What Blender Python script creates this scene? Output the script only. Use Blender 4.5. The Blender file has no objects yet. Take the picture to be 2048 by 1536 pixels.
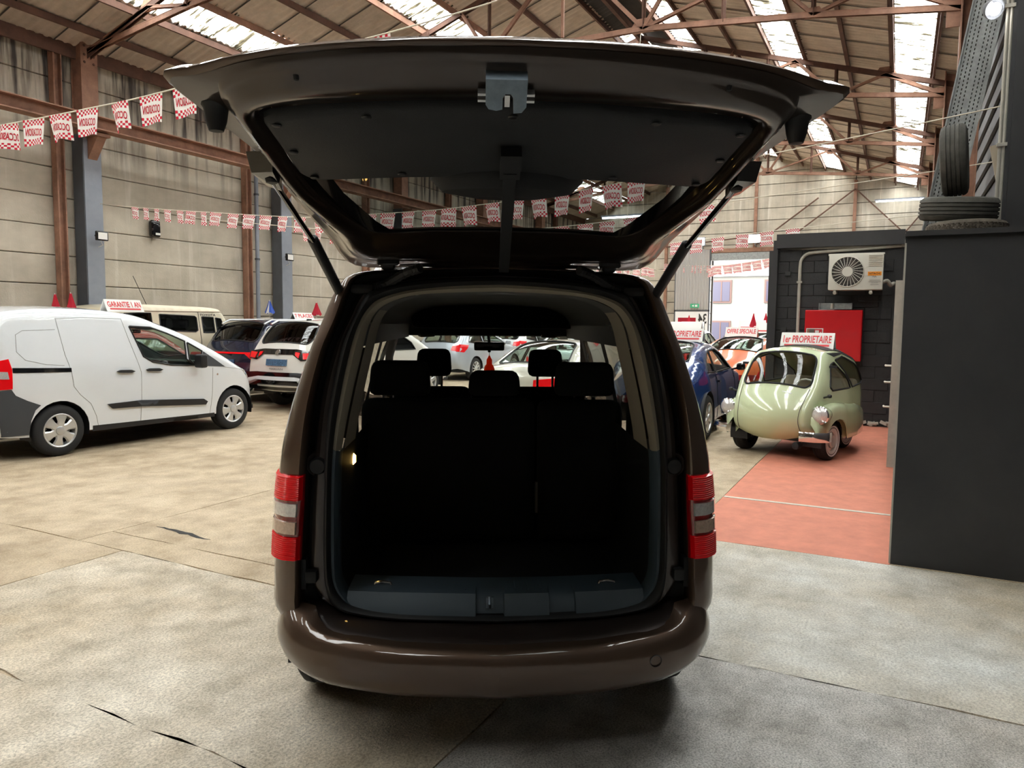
import bpy, bmesh, math, random
from mathutils import Vector, Matrix
from mathutils.geometry import delaunay_2d_cdt
random.seed(7)
PI = math.pi
S = bpy.context.scene
COL = S.collection
# ------------------------------------------------------------------ camera, sky, exposure
# world axes: +X runs along the hall, +Y to its long concrete wall, Z up; the photographer stands at the origin
cd = bpy.data.cameras.new('camera'); cam = bpy.data.objects.new('camera', cd); COL.objects.link(cam)
cd.sensor_fit = 'HORIZONTAL'; cd.sensor_width = 36.0; cd.lens = 1490.0 / 2048.0 * 36.0
cd.clip_start = 0.05; cd.clip_end = 300
hd, pt, rl = math.radians(27.36), math.radians(-4.72), math.radians(-0.54)
fw = Vector((math.cos(hd) * math.cos(pt), math.sin(hd) * math.cos(pt), math.sin(pt)))
rt = Vector((math.sin(hd), -math.cos(hd), 0)); up = rt.cross(fw)
r2 = rt * math.cos(rl) + up * math.sin(-rl); u2 = up * math.cos(rl) - rt * math.sin(-rl)
cam.matrix_world = Matrix(((r2.x, u2.x, -fw.x, 0), (r2.y, u2.y, -fw.y, 0), (r2.z, u2.z, -fw.z, 1.70), (0, 0, 0, 1)))
S.camera = cam
W = bpy.data.worlds.new('sky'); S.world = W; W.use_nodes = True
bg = W.node_tree.nodes['Background']; bg.inputs[0].default_value = (0.90, 0.96, 1.03, 1); bg.inputs[1].default_value = 5.2
S.view_settings.view_transform = 'Standard'; S.view_settings.look = 'None'; S.view_settings.gamma = 1
S.view_settings.use_curve_mapping = False; S.view_settings.exposure = 2.08
S.cycles.max_bounces = 9; S.cycles.diffuse_bounces = 5; S.cycles.glossy_bounces = 4; S.cycles.transmission_bounces = 6
S.cycles.transparent_max_bounces = 20; S.cycles.sample_clamp_indirect = 8; S.cycles.caustics_reflective = False; S.cycles.caustics_refractive = False
# roof geometry shared by everything that meets it
RW, RZ, SL, SR = 6.9, 10.05, 0.331, 0.30
LW, RWALL, UB, UF = 15.5, -1.30, -12.0, 37.9
def roofz(w): return RZ - (SL if w > RW else SR) * abs(w - RW)
SKY_ROWS = [(12.73, 13.65, -3.6, 37.5), (9.72, 10.62, -3.6, 37.5), (6.95, 7.5, 20.7, 37.5), (5.3, 6.05, -3.6, 37.5), (2.5, 3.36, -3.6, 37.5), (-0.46, 0.43, -3.6, 37.5)]
# daylight portals lie in the plane of the skylights and of the open gate; they only guide sampling of the sky
def portal(loc, rot, sx, sy):
    l = bpy.data.lights.new('skylight_portal', 'AREA'); l.shape = 'RECTANGLE'; l.size = sx; l.size_y = sy
    l.cycles.is_portal = True
    o = bpy.data.objects.new('skylight_portal', l); COL.objects.link(o); o.location = loc; o.rotation_euler = rot
for a, b, u0, u1 in SKY_ROWS:
    m = (a + b) / 2; sg = SL if m > RW else -SR
    portal(((u0 + u1) / 2, m, roofz(m) + 0.12), (-math.atan(sg), 0, 0), u1 - u0, (b - a) * 1.05)
portal((38.1, 6.9, 2.6), (0, -PI / 2, 0), 5.2, 3.1)

# ------------------------------------------------------------------ materials
MATS = {}
def mat(name, col, rough=.5, metal=0., coat=0., spec=.5, var=0., vs=6., bump=0., bs=60., col2=None, streak=0., alpha=None, emit=0.):
    m = bpy.data.materials.new(name); m.use_nodes = True; nt = m.node_tree; b = nt.nodes['Principled BSDF']
    b.inputs['Base Color'].default_value = (*col, 1); b.inputs['Roughness'].default_value = rough; b.inputs['Metallic'].default_value = metal
    b.inputs['Coat Weight'].default_value = coat; b.inputs['Coat Roughness'].default_value = .03; b.inputs['Specular IOR Level'].default_value = spec
    tc = nt.nodes.new('ShaderNodeTexCoord')
    if var > 0 or streak > 0:
        n = nt.nodes.new('ShaderNodeTexNoise'); n.inputs['Scale'].default_value = vs; n.inputs['Detail'].default_value = 6; n.inputs['Roughness'].default_value = .65
        src = tc.outputs['Object']
        if streak > 0:
            mp = nt.nodes.new('ShaderNodeMapping'); mp.inputs['Scale'].default_value = (1, 1, streak); nt.links.new(src, mp.inputs[0]); src = mp.outputs[0]
        nt.links.new(src, n.inputs['Vector'])
        r = nt.nodes.new('ShaderNodeValToRGB'); r.color_ramp.elements[0].position = .3; r.color_ramp.elements[1].position = .72
        c2 = col2 or tuple(c * (1 - var) for c in col)
        r.color_ramp.elements[0].color = (*c2, 1); r.color_ramp.elements[1].color = (*[min(1, c * (1 + var * .35)) for c in col], 1)
        nt.links.new(n.outputs[0], r.inputs[0]); nt.links.new(r.outputs[0], b.inputs['Base Color'])
    if bump > 0:
        n2 = nt.nodes.new('ShaderNodeTexNoise'); n2.inputs['Scale'].default_value = bs; n2.inputs['Detail'].default_value = 4
        nt.links.new(tc.outputs['Object'], n2.inputs['Vector'])
        bp = nt.nodes.new('ShaderNodeBump'); bp.inputs['Strength'].default_value = bump; bp.inputs['Distance'].default_value = .01
        nt.links.new(n2.outputs[0], bp.inputs['Height']); nt.links.new(bp.outputs[0], b.inputs['Normal'])
    if emit > 0:
        b.inputs['Emission Color'].default_value = (*col, 1); b.inputs['Emission Strength'].default_value = emit
    MATS[name] = m; return m
def glass(name, tint, gl=.12, rough=.02):
    m = bpy.data.materials.new(name); m.use_nodes = True; nt = m.node_tree; nt.nodes.clear()
    o = nt.nodes.new('ShaderNodeOutputMaterial'); t = nt.nodes.new('ShaderNodeBsdfTransparent'); t.inputs[0].default_value = (*tint, 1)
    g = nt.nodes.new('ShaderNodeBsdfGlossy'); g.inputs['Roughness'].default_value = rough
    f = nt.nodes.new('ShaderNodeFresnel'); ge = nt.nodes.new('ShaderNodeNewGeometry'); ma = nt.nodes.new('ShaderNodeMath'); ma.operation = 'MULTIPLY_ADD'
    ma.inputs[1].default_value = 1 / 1.5 - 1.5; ma.inputs[2].default_value = 1.5; nt.links.new(ge.outputs['Backfacing'], ma.inputs[0]); nt.links.new(ma.outputs[0], f.inputs[0])
    mx = nt.nodes.new('ShaderNodeMixShader'); nt.links.new(f.outputs[0], mx.inputs[0]); nt.links.new(t.outputs[0], mx.inputs[1]); nt.links.new(g.outputs[0], mx.inputs[2])
    nt.links.new(mx.outputs[0], o.inputs[0]); MATS[name] = m; return m
def paint(name, col, rough=.35, flake=0., coat=1.):
    return mat(name, col, rough, flake, coat)
mat('rust', (.33, .17, .11), .75, var=.45, vs=3.5, bump=.15)
mat('rust_dark', (.13, .062, .04), .8, var=.4, vs=4, bump=.15)
mat('grey_steel', (.25, .27, .31), .5, var=.15, vs=3)
mat('grey_steel_dark', (.09, .095, .105), .5, var=.2, vs=3)
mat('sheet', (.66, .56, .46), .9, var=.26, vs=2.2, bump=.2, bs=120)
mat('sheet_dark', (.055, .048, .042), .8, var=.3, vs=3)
mat('black_block', (.022, .021, .021), .55, var=.25, vs=5, bump=.35, bs=55)
mat('box_grey', (.034, .033, .033), .5, var=.3, vs=1.6, col2=(.022, .022, .024), bump=.18, bs=220)
mat('dark_trim', (.035, .034, .034), .5, var=.2, vs=3)
mat('red_floor', (.64, .225, .145), .72, var=.2, vs=5, bump=.15, bs=80)
mat('white_line', (.62, .58, .5), .7, var=.2, vs=20)
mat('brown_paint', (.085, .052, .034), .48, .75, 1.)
mat('brown_shade', (.036, .024, .018), .32, .75, 1.)  # body paint darkened: shade under the raised tailgate put into the colour
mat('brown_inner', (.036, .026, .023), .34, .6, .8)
mat('black_plastic', (.008, .008, .0095), .5, bump=.12, bs=400)
mat('black_rubber', (.006, .006, .007), .6)
mat('gloss_black', (.004, .004, .005), .08, coat=.6)
mat('navy_plastic', (.042, .062, .080), .5, bump=.12, bs=500)
mat('trim_black', (.0034, .0042, .006), .62, bump=.25, bs=500)
mat('cloth_black', (.0026, .003, .0036), .95, bump=.3, bs=600)
mat('carpet_black', (.0035, .0045, .006), 1., bump=.4, bs=700)
mat('beige_trim', (.30, .265, .205), .75, bump=.15, bs=300)
mat('headliner', (.12, .12, .115), .95)
mat('zinc', (.20, .25, .30), .42, .6, var=.25, vs=30)
mat('chrome', (.75, .75, .75), .12, 1.)
mat('alu', (.62, .63, .64), .3, .75)
mat('lens_red', (.85, .003, .008), .22, coat=.35, spec=.3)
mat('lens_red_dark', (.25, .002, .004), .15, coat=1.)
mat('lens_clear', (.75, .73, .72), .18, .35, 1., var=.3, vs=90)
mat('lens_amber', (.62, .45, .36), .2, .3, 1., var=.3, vs=90)
mat('white_paint', (.74, .77, .80), .3, 0, 1.)
mat('pearl_paint', (.68, .66, .61), .3, 0, 1.)
mat('cream_paint', (.70, .63, .46), .35, 0, .8)
mat('navy_paint', (.008, .012, .035), .25, .2, 1.)
mat('silver_paint', (.50, .55, .62), .3, .35, 1.)
mat('champagne_paint', (.62, .60, .52), .3, .2, 1.)
mat('blue_paint', (.006, .045, .20), .25, .25, 1.)
mat('orange_paint', (.85, .16, .025), .3, 0, 1.)
mat('green_paint', (.56, .64, .40), .22, 0, 1.)
mat('red_paint', (.45, .03, .02), .3, 0, 1.)
mat('dark_paint', (.02, .02, .022), .25, .2, 1.)
mat('grey_cladding', (.045, .05, .058), .55, bump=.1, bs=400)
mat('tyre', (.016, .016, .017), .85, bump=.1, bs=200)
mat('old_tyre', (.085, .080, .066), .9, var=.45, vs=7, bump=.25, bs=120)
mat('old_tyre_brown', (.105, .086, .064), .9, var=.45, vs=9, bump=.25, bs=120)
mat('seat_dark', (.02, .018, .017), .8)
mat('seat_brown', (.10, .085, .07), .8)
mat('tan', (.45, .38, .28), .8)
mat('cab_red', (.60, .004, .010), .35, coat=.2)
mat('white_plastic', (.68, .65, .56), .5)
mat('sign_white', (.80, .78, .74), .5)
mat('sign_red', (.66, .03, .035), .5)
mat('flag_red', (.62, .018, .045), .7)
mat('flag_white', (.88, .84, .79), .7)
mat('flag_blue', (.02, .07, .38), .7)
mat('cord', (.72, .66, .54), .8)
mat('orange_badge', (.90, .30, .01), .5)
mat('ink', (.03, .03, .03), .6)
mat('conduit', (.48, .45, .38), .5, var=.15, vs=10)
mat('door_frame', (.50, .47, .41), .6)
mat('sticker', (.35, .17, .10), .6)
mat('plate_blue', (.07, .16, .28), .4, var=.8, vs=45)
mat('orange_toy', (.95, .16, .02), .5)
mat('gate_sheet', (.42, .40, .38), .55, .1)
mat('house', (.13, .118, .095), .9)
mat('house_white', (.80, .80, .80), .9)
mat('house_win', (.020, .014, .026), .4)
mat('wood_frame', (.055, .020, .010), .6)
mat('asphalt', (.14, .14, .14), .9)
mat('foliage', (.12, .25, .06), .9)
mat('rope', (.66, .58, .44), .9)
mat('exit_green', (.05, .40, .20), .5)
mat('galv', (.36, .37, .36), .42, .5, var=.35, vs=12)
mat('lamp_white', (1.0, .98, .95), .3, emit=14.)
mat('tube_white', (.9, .97, 1.0), .3, emit=9.)
mat('cargo_lamp', (1.0, .62, .16), .3, emit=3.2)
glass('glass_clear', (.86, .90, .88)); glass('glass_green', (.70, .80, .74)); glass('glass_tint', (.085, .10, .09)); glass('glass_dark', (.02, .022, .025)); glass('glass_grey', (.34, .37, .37))
for nm in ('flag_red', 'flag_white', 'orange_toy'):
    nt = MATS[nm].node_tree; b = nt.nodes['Principled BSDF']; tl = nt.nodes.new('ShaderNodeBsdfTranslucent'); tl.inputs[0].default_value = b.inputs['Base Color'].default_value; mx = nt.nodes.new('ShaderNodeMixShader'); mx.inputs[0].default_value = .45
    nt.links.new(b.outputs[0], mx.inputs[1]); nt.links.new(tl.outputs[0], mx.inputs[2]); nt.links.new(mx.outputs[0], nt.nodes['Material Output'].inputs[0])
def wall_mat(nm, soot, pale):
    m = mat(nm, (.36, .315, .245), .92, bump=.35, bs=35); nt = m.node_tree; b = nt.nodes['Principled BSDF']
    g = nt.nodes.new('ShaderNodeNewGeometry'); N = nt.nodes.new
    def noise(sc, scale, det=5):
        mp = N('ShaderNodeMapping'); mp.inputs['Scale'].default_value = sc; nt.links.new(g.outputs['Position'], mp.inputs[0])
        n = N('ShaderNodeTexNoise'); n.inputs['Scale'].default_value = scale; n.inputs['Detail'].default_value = det; n.inputs['Roughness'].default_value = .6
        nt.links.new(mp.outputs[0], n.inputs['Vector']); return n.outputs[0]
    def ramp(s, p0, p1, c0, c1):
        r = N('ShaderNodeValToRGB'); r.color_ramp.elements[0].position = p0; r.color_ramp.elements[1].position = p1
        r.color_ramp.elements[0].color = (*c0, 1); r.color_ramp.elements[1].color = (*c1, 1); nt.links.new(s, r.inputs[0]); return r.outputs[0]
    def mix(f, a, c, mode='MIX'):
        x = N('ShaderNodeMix'); x.data_type = 'RGBA'; x.blend_type = mode
        if hasattr(f, 'node'): nt.links.new(f, x.inputs[0])
        else: x.inputs[0].default_value = f
        for s, i in ((a, 6), (c, 7)):
            if hasattr(s, 'node'): nt.links.new(s, x.inputs[i])
            else: x.inputs[i].default_value = (*s, 1)
        return x.outputs[2]
    base = ramp(noise((1, 1, 1.6), .9), .3, .7, (.40, .355, .28), (.58, .52, .42))
    st = ramp(noise((3.2, 3.2, .22), 1.6), .56, .72, (0, 0, 0), (1, 1, 1))      # pale runs
    dk = ramp(noise((2.2, 2.2, .16), 1.9, 4), .46, .62, (0, 0, 0), (1, 1, 1))    # dark soot runs, worst near the eaves
    sx = N('ShaderNodeSeparateXYZ'); nt.links.new(g.outputs['Position'], sx.inputs[0])
    mr = N('ShaderNodeMapRange'); mr.inputs[1].default_value = 4.6; mr.inputs[2].default_value = 7.6; mr.inputs[3].default_value = .06 * soot; mr.inputs[4].default_value = 1.7 * soot; nt.links.new(sx.outputs[2], mr.inputs[0])
    mu = N('ShaderNodeMath'); mu.operation = 'MULTIPLY'; nt.links.new(dk, mu.inputs[0]); nt.links.new(mr.outputs[0], mu.inputs[1]); mu.use_clamp = True
    c = mix(mu.outputs[0], base, (.07, .06, .055)); 
    ms = N('ShaderNodeMath'); ms.operation = 'MULTIPLY'; nt.links.new(st, ms.inputs[0]); ms.inputs[1].default_value = pale
    c = mix(ms.outputs[0], c, (.74, .70, .62)); nt.links.new(c, b.inputs['Base Color'])
wall_mat('concrete', 1., .45); wall_mat('concrete_far', .12, .6)
def floor_mat(name, a, c, d, spk=.5, sc=1.0):
    m = mat(name, a, .75, bump=.45, bs=110 * sc); nt = m.node_tree; b = nt.nodes['Principled BSDF']; N = nt.nodes.new
    g = N('ShaderNodeNewGeometry')
    def noise(s, det=8, ro=.65):
        n = N('ShaderNodeTexNoise'); n.inputs['Scale'].default_value = s; n.inputs['Detail'].default_value = det; n.inputs['Roughness'].default_value = ro; nt.links.new(g.outputs['Position'], n.inputs['Vector']); return n.outputs[0]
    def ramp(s, p0, p1, c0, c1):
        r = N('ShaderNodeValToRGB'); r.color_ramp.elements[0].position = p0; r.color_ramp.elements[1].position = p1
        r.color_ramp.elements[0].color = (*c0, 1); r.color_ramp.elements[1].color = (*c1, 1); nt.links.new(s, r.inputs[0]); return r.outputs[0]
    def mix(f, x0, x1, mode='MIX'):
        x = N('ShaderNodeMix'); x.data_type = 'RGBA'; x.blend_type = mode
        if hasattr(f, 'node'): nt.links.new(f, x.inputs[0])
        else: x.inputs[0].default_value = f
        nt.links.new(x0, x.inputs[6]); nt.links.new(x1, x.inputs[7]); return x.outputs[2]
    big = ramp(noise(.55 * sc), .36, .66, a, c)
    med = ramp(noise(3.2 * sc), .33, .62, d, (1, 1, 1))
    fine = ramp(noise(75 * sc, 6, .8), .32, .58, (1 - spk, 1 - spk, 1 - spk), (1.12, 1.12, 1.12))
    x = mix(1.0, big, med, 'MULTIPLY'); x = mix(1.0, x, fine, 'MULTIPLY'); nt.links.new(x, b.inputs['Base Color'])
    rr = ramp(noise(2.0 * sc), .3, .7, (.55, .55, .55), (.85, .85, .85)); nt.links.new(rr, b.inputs['Roughness'])
floor_mat('floor_tan', (.60, .49, .345), (.47, .37, .245), (.66, .62, .57), .46)
floor_mat('floor_pale', (.76, .69, .57), (.54, .43, .29), (.58, .56, .52), .68)
floor_mat('floor_grey', (.70, .70, .66), (.58, .50, .37), (.64, .63, .60), .56)
floor_mat('floor_rough', (.70, .69, .66), (.56, .52, .46), (.54, .53, .51), .85, 1.5)
nt = MATS['sheet'].node_tree; b = nt.nodes['Principled BSDF']; src = b.inputs['Base Color'].links[0].from_socket; oi = nt.nodes.new('ShaderNodeObjectInfo'); mr_ = nt.nodes.new('ShaderNodeMapRange'); mr_.inputs[3].default_value = .80; mr_.inputs[4].default_value = 1.06
nt.links.new(oi.outputs['Random'], mr_.inputs[0]); vm = nt.nodes.new('ShaderNodeVectorMath'); vm.operation = 'SCALE'; nt.links.new(src, vm.inputs[0]); nt.links.new(mr_.outputs[0], vm.inputs[3]); nt.links.new(vm.outputs[0], b.inputs['Base Color'])
def skylight_mat():
    m = bpy.data.materials.new('skylight'); m.use_nodes = True; nt = m.node_tree; nt.nodes.clear(); N = nt.nodes.new
    o = N('ShaderNodeOutputMaterial'); t = N('ShaderNodeBsdfTransparent'); tl = N('ShaderNodeBsdfTranslucent'); mx = N('ShaderNodeMixShader')
    g = N('ShaderNodeNewGeometry'); mp = N('ShaderNodeMapping'); mp.inputs['Scale'].default_value = (7.0, .8, 1); nt.links.new(g.outputs['Position'], mp.inputs[0])
    n = N('ShaderNodeTexNoise'); n.inputs['Scale'].default_value = 2.2; n.inputs['Detail'].default_value = 6; nt.links.new(mp.outputs[0], n.inputs['Vector'])
    r = N('ShaderNodeValToRGB'); e = r.color_ramp.elements; e[0].position = .345; e[0].color = (.016, .013, .008, 1); e[1].position = .53; e[1].color = (.92, .90, .85, 1)
    q = e.new(.415); q.color = (.045, .037, .022, 1); q = e.new(.45); q.color = (.40, .37, .28, 1)
    nt.links.new(n.outputs[0], r.inputs[0]); nt.links.new(r.outputs[0], t.inputs[0]); nt.links.new(r.outputs[0], tl.inputs[0])
    mx.inputs[0].default_value = .5; nt.links.new(t.outputs[0], mx.inputs[1]); nt.links.new(tl.outputs[0], mx.inputs[2]); nt.links.new(mx.outputs[0], o.inputs[0]); MATS['skylight'] = m
skylight_mat()

# ------------------------------------------------------------------ mesh helpers
class MB:
    def __init__(s): s.v = []; s.f = []; s.m = []
    def add(s, vs, fs, mi=0):
        k = len(s.v); s.v += [tuple(p) for p in vs]; s.f += [tuple(i + k for i in f) for f in fs]; s.m += [mi] * len(fs); return s
    def box(s, c, d, rot=None, mi=0):
        x, y, z = d[0] / 2, d[1] / 2, d[2] / 2
        P = [Vector(p) for p in ((-x, -y, -z), (x, -y, -z), (x, y, -z), (-x, y, -z), (-x, -y, z), (x, -y, z), (x, y, z), (-x, y, z))]
        if rot is not None: P = [rot @ p for p in P]
        return s.add([p + Vector(c) for p in P], [(0, 3, 2, 1), (4, 5, 6, 7), (0, 1, 5, 4), (1, 2, 6, 5), (2, 3, 7, 6), (3, 0, 4, 7)], mi)
    def bar(s, a, b, w, h=None, mi=0, upv=(0, 0, 1)):
        a, b = Vector(a), Vector(b); d = b - a; L = d.length; d.normalize(); u = Vector(upv)
        if abs(d.dot(u)) > .98: u = Vector((1, 0, 0))
        x = d.cross(u).normalized(); y = x.cross(d)
        return s.box((a + b) / 2, (w, L, h or w), Matrix((x, d, y)).transposed(), mi)
    def tube(s, pts, r, n=8, mi=0, cap=True):
        pts = [Vector(p) for p in pts]; rings = []; ref = None
        rr = r if isinstance(r, (list, tuple)) else [r] * len(pts)
        for i, p in enumerate(pts):
            d = (pts[min(i + 1, len(pts) - 1)] - pts[max(i - 1, 0)]).normalized()
            if ref is None: ref = Vector((0, 0, 1)) if abs(d.z) < .9 else Vector((1, 0, 0))
            x = d.cross(ref).normalized(); y = x.cross(d); ref = y if abs(d.dot(y)) < .9 else ref
            rings.append([p + (x * math.cos(2 * PI * k / n) + y * math.sin(2 * PI * k / n)) * rr[i] for k in range(n)])
        s.loft(rings, True, mi)
        if cap:
            k = len(s.v); s.add(rings[0], [tuple(range(n))[::-1]], mi); s.add(rings[-1], [tuple(range(n))], mi)
        return s
    def loft(s, rings, closed=False, mi=0):
        n = len(rings[0]); vs = [p for r in rings for p in r]; fs = []
        for i in range(len(rings) - 1):
            for j in range(n if closed else n - 1):
                k = (j + 1) % n; fs.append((i * n + j, i * n + k, (i + 1) * n + k, (i + 1) * n + j))
        return s.add(vs, fs, mi)
    def lathe(s, prof, n=24, axis='y', c=(0, 0, 0), mi=0):
        rings = []
        for k in range(n):
            a = 2 * PI * k / n; ca, sa = math.cos(a), math.sin(a); ring = []
            for r, h in prof:
                p = {'y': (r * ca, h, r * sa), 'x': (h, r * ca, r * sa), 'z': (r * ca, r * sa, h)}[axis]
                ring.append((p[0] + c[0], p[1] + c[1], p[2] + c[2]))
            rings.append(ring)
        return s.loft(rings + [rings[0]], False, mi)
    def arch(s, c, r, dep, axis='y'):
        A = [-.25 + (PI + .5) * k / 18 for k in range(19)]; rows = []
        for a in A:
            x, z = math.cos(a) * r, math.sin(a) * r; rows.append([(c[0] + x, c[1], c[2] + z), (c[0] + x * .98, c[1] + dep, c[2] + z * .98), (c[0], c[1] + dep, c[2])] if axis == 'y' else [(c[0], c[1] + x, c[2] + z), (c[0] + dep, c[1] + x * .98, c[2] + z * .98), (c[0] + dep, c[1], c[2])])
        return s.loft(rows)
    def disc(s, c, r, axis='y', n=20, mi=0):
        P = []
        for k in range(n):
            a = 2 * PI * k / n; p = {'y': (r * math.cos(a), 0, r * math.sin(a)), 'x': (0, r * math.cos(a), r * math.sin(a)), 'z': (r * math.cos(a), r * math.sin(a), 0)}[axis]
            P.append((c[0] + p[0], c[1] + p[1], c[2] + p[2]))
        return s.add(P, [tuple(range(n))], mi)
    def both(s, name, mats, parent=None, smooth=35, **kw):
        o = s.ob(name, mats, parent, smooth, **kw); m = MB(); m.v = [(-p[0], p[1], p[2]) for p in s.v]; m.f = [f[::-1] for f in s.f]; m.m = s.m; m.ob(name, mats, parent, smooth, **kw); return o
    def mirror_x(s):
        k = len(s.v); s.v += [(-p[0], p[1], p[2]) for p in s.v]; s.f += [tuple(i + k for i in f[::-1]) for f in s.f]; s.m += s.m; return s
    def mesh(s, name, mats, smooth=35):
        me = bpy.data.meshes.new(name); me.from_pydata(s.v, [], s.f)
        for m in (mats if isinstance(mats, (list, tuple)) else [mats]): me.materials.append(MATS[m] if isinstance(m, str) else m)
        me.polygons.foreach_set('material_index', s.m)
        if smooth:
            bm = bmesh.new(); bm.from_mesh(me); bmesh.ops.remove_doubles(bm, verts=bm.verts, dist=.0002); bmesh.ops.recalc_face_normals(bm, faces=bm.faces); bm.to_mesh(me); bm.free()
            me.shade_smooth(); me.set_sharp_from_angle(angle=math.radians(smooth))
        me.update(); return me
    def ob(s, name, mats, parent=None, smooth=35, **kw):
        return link(name, s.mesh(name, mats, smooth), parent, **kw)
def link(name, data, parent=None, loc=None, rot=None, scale=None, label=None, cat=None, group=None, kind=None):
    o = bpy.data.objects.new(name, data); COL.objects.link(o)
    if parent is not None: o.parent = parent
    if loc is not None: o.location = loc
    if rot is not None: o.rotation_euler = rot
    if scale is not None: o.scale = scale if isinstance(scale, (tuple, list)) else (scale,) * 3
    if label: o['label'] = label
    if cat: o['category'] = cat
    if group: o['group'] = group
    if kind: o['kind'] = kind
    return o
def thing(name, label, cat, loc=(0, 0, 0), rz=0., group=None, kind=None):
    return link(name, None, None, loc, (0, 0, rz), None, label, cat, group, kind)
def rbox(d, bev=.02, seg=2):
    bm = bmesh.new(); bmesh.ops.create_cube(bm, size=1); bmesh.ops.scale(bm, vec=d, verts=bm.verts)
    bmesh.ops.bevel(bm, geom=bm.edges[:], offset=min(bev, min(d) * .49), segments=seg, profile=.6, affect='EDGES')
    mb = MB(); bm.verts.index_update(); mb.add([v.co[:] for v in bm.verts], [[v.index for v in f.verts] for f in bm.faces]); bm.free(); return mb
def shift(mb, c, rot=None):
    mb.v = [tuple((rot @ Vector(p) if rot is not None else Vector(p)) + Vector(c)) for p in mb.v]; return mb
def RX(a): return Matrix.Rotation(a, 3, 'X')
def RY(a): return Matrix.Rotation(a, 3, 'Y')
def RZm(a): return Matrix.Rotation(a, 3, 'Z')
def cr(P, n=4):
    out = []
    for i in range(len(P) - 1):
        p0, p1, p2, p3 = P[max(i - 1, 0)], P[i], P[i + 1], P[min(i + 2, len(P) - 1)]
        for k in range(n):
            t = k / n
            out.append(tuple(.5 * (2 * b + (c - a) * t + (2 * a - 5 * b + 4 * c - d) * t * t + (3 * b - a - 3 * c + d) * t ** 3) for a, b, c, d in zip(p0, p1, p2, p3)))
    out.append(tuple(P[-1])); return out
def interp(x, tab):
    if x <= tab[0][0]: return tab[0][1]
    for (a, p), (b, q) in zip(tab, tab[1:]):
        if x <= b: return p + (q - p) * ((x - a) / (b - a) if b > a else 0)
    return tab[-1][1]
def pip(x, y, P):
    c = False; j = len(P) - 1
    for i in range(len(P)):
        xi, yi = P[i]; xj, yj = P[j]
        if (yi > y) != (yj > y) and x < (xj - xi) * (y - yi) / (yj - yi) + xi: c = not c
        j = i
    return c
def resample(P, sp):
    out = []
    for a, b in zip(P, P[1:] + P[:1]):
        L = math.hypot(b[0] - a[0], b[1] - a[1]); n = max(1, int(math.ceil(L / sp)))
        out += [(a[0] + (b[0] - a[0]) * k / n, a[1] + (b[1] - a[1]) * k / n) for k in range(n)]
    return out
def dseg(x, y, P):
    best = 9.
    for (ax, ay), (bx, by) in zip(P, P[1:]):
        dx, dy = bx - ax, by - ay; L = dx * dx + dy * dy
        t = 0 if L == 0 else max(0, min(1, ((x - ax) * dx + (y - ay) * dy) / L)); d = (x - ax - t * dx) ** 2 + (y - ay - t * dy) ** 2
        if d < best: best = d
    return math.sqrt(best)
def panel(outline, holes, fn, sp=.12, extra=(), rim=None):
    """flat outline with holes, triangulated and mapped through fn(a, b) -> (x, y, z)"""
    ol = resample(list(outline), sp); hs = [resample(list(h), sp) for h in holes]
    V = []; E = []
    for L in [ol] + hs:
        k = len(V); V += L; E += [(k + i, k + (i + 1) % len(L)) for i in range(len(L))]
    xs = [p[0] for p in ol]; ys = [p[1] for p in ol]
    g = [(min(xs) + sp * (i + .5 * (j % 2)), min(ys) + sp * j) for i in range(int((max(xs) - min(xs)) / sp) + 2) for j in range(int((max(ys) - min(ys)) / sp) + 2)]
    for p in list(g) + list(extra):
        if pip(p[0], p[1], ol) and not any(pip(p[0], p[1], h) for h in hs) and min(dseg(p[0], p[1], L + L[:1]) for L in [ol] + hs) > (sp * .35 if p in g else .004): V.append(p)
    v, e, f, *_ = delaunay_2d_cdt([Vector(p) for p in V], E, [], 0, 1e-5)
    mb = MB(); fs = []
    for t in f:
        cx = sum(v[i][0] for i in t) / len(t); cy = sum(v[i][1] for i in t) / len(t)
        if pip(cx, cy, ol) and not any(pip(cx, cy, h) for h in hs): fs.append(tuple(t))
    mb.add([fn(p[0], p[1]) for p in v], fs)
    if rim is not None:
        for L in [ol] + hs:
            a = [fn(*p) for p in L]; b = [rim(*p) for p in L]; mb.loft([a + a[:1], b + b[:1]])
    return mb
def text_mesh(txt, size, mirrored=False, depth=.0):
    c = bpy.data.curves.new('lettering', 'FONT'); c.body = txt; c.size = size; c.align_x = 'CENTER'; c.align_y = 'CENTER'; c.offset = .022; c.extrude = depth; c.resolution_u = 2
    o = bpy.data.objects.new('lettering', c); COL.objects.link(o); dg = bpy.context.evaluated_depsgraph_get()
    me = bpy.data.meshes.new_from_object(o.evaluated_get(dg)); bpy.data.objects.remove(o)
    mb = MB(); sx = -1 if mirrored else 1; mb.add([(sx * v.co.x, v.co.y, v.co.z) for v in me.vertices], [tuple(p.vertices) for p in me.polygons]); bpy.data.meshes.remove(me); return mb
def fit_text(txt, w, h, mirrored=False):
    mb = text_mesh(txt, 1.0, mirrored); xs = [p[0] for p in mb.v]; ys = [p[1] for p in mb.v]
    cx, cy = (min(xs) + max(xs)) / 2, (min(ys) + max(ys)) / 2; kx, ky = w / (max(xs) - min(xs)), h / (max(ys) - min(ys))
    mb.v = [((p[0] - cx) * kx, (p[1] - cy) * ky, p[2]) for p in mb.v]; return mb
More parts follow.
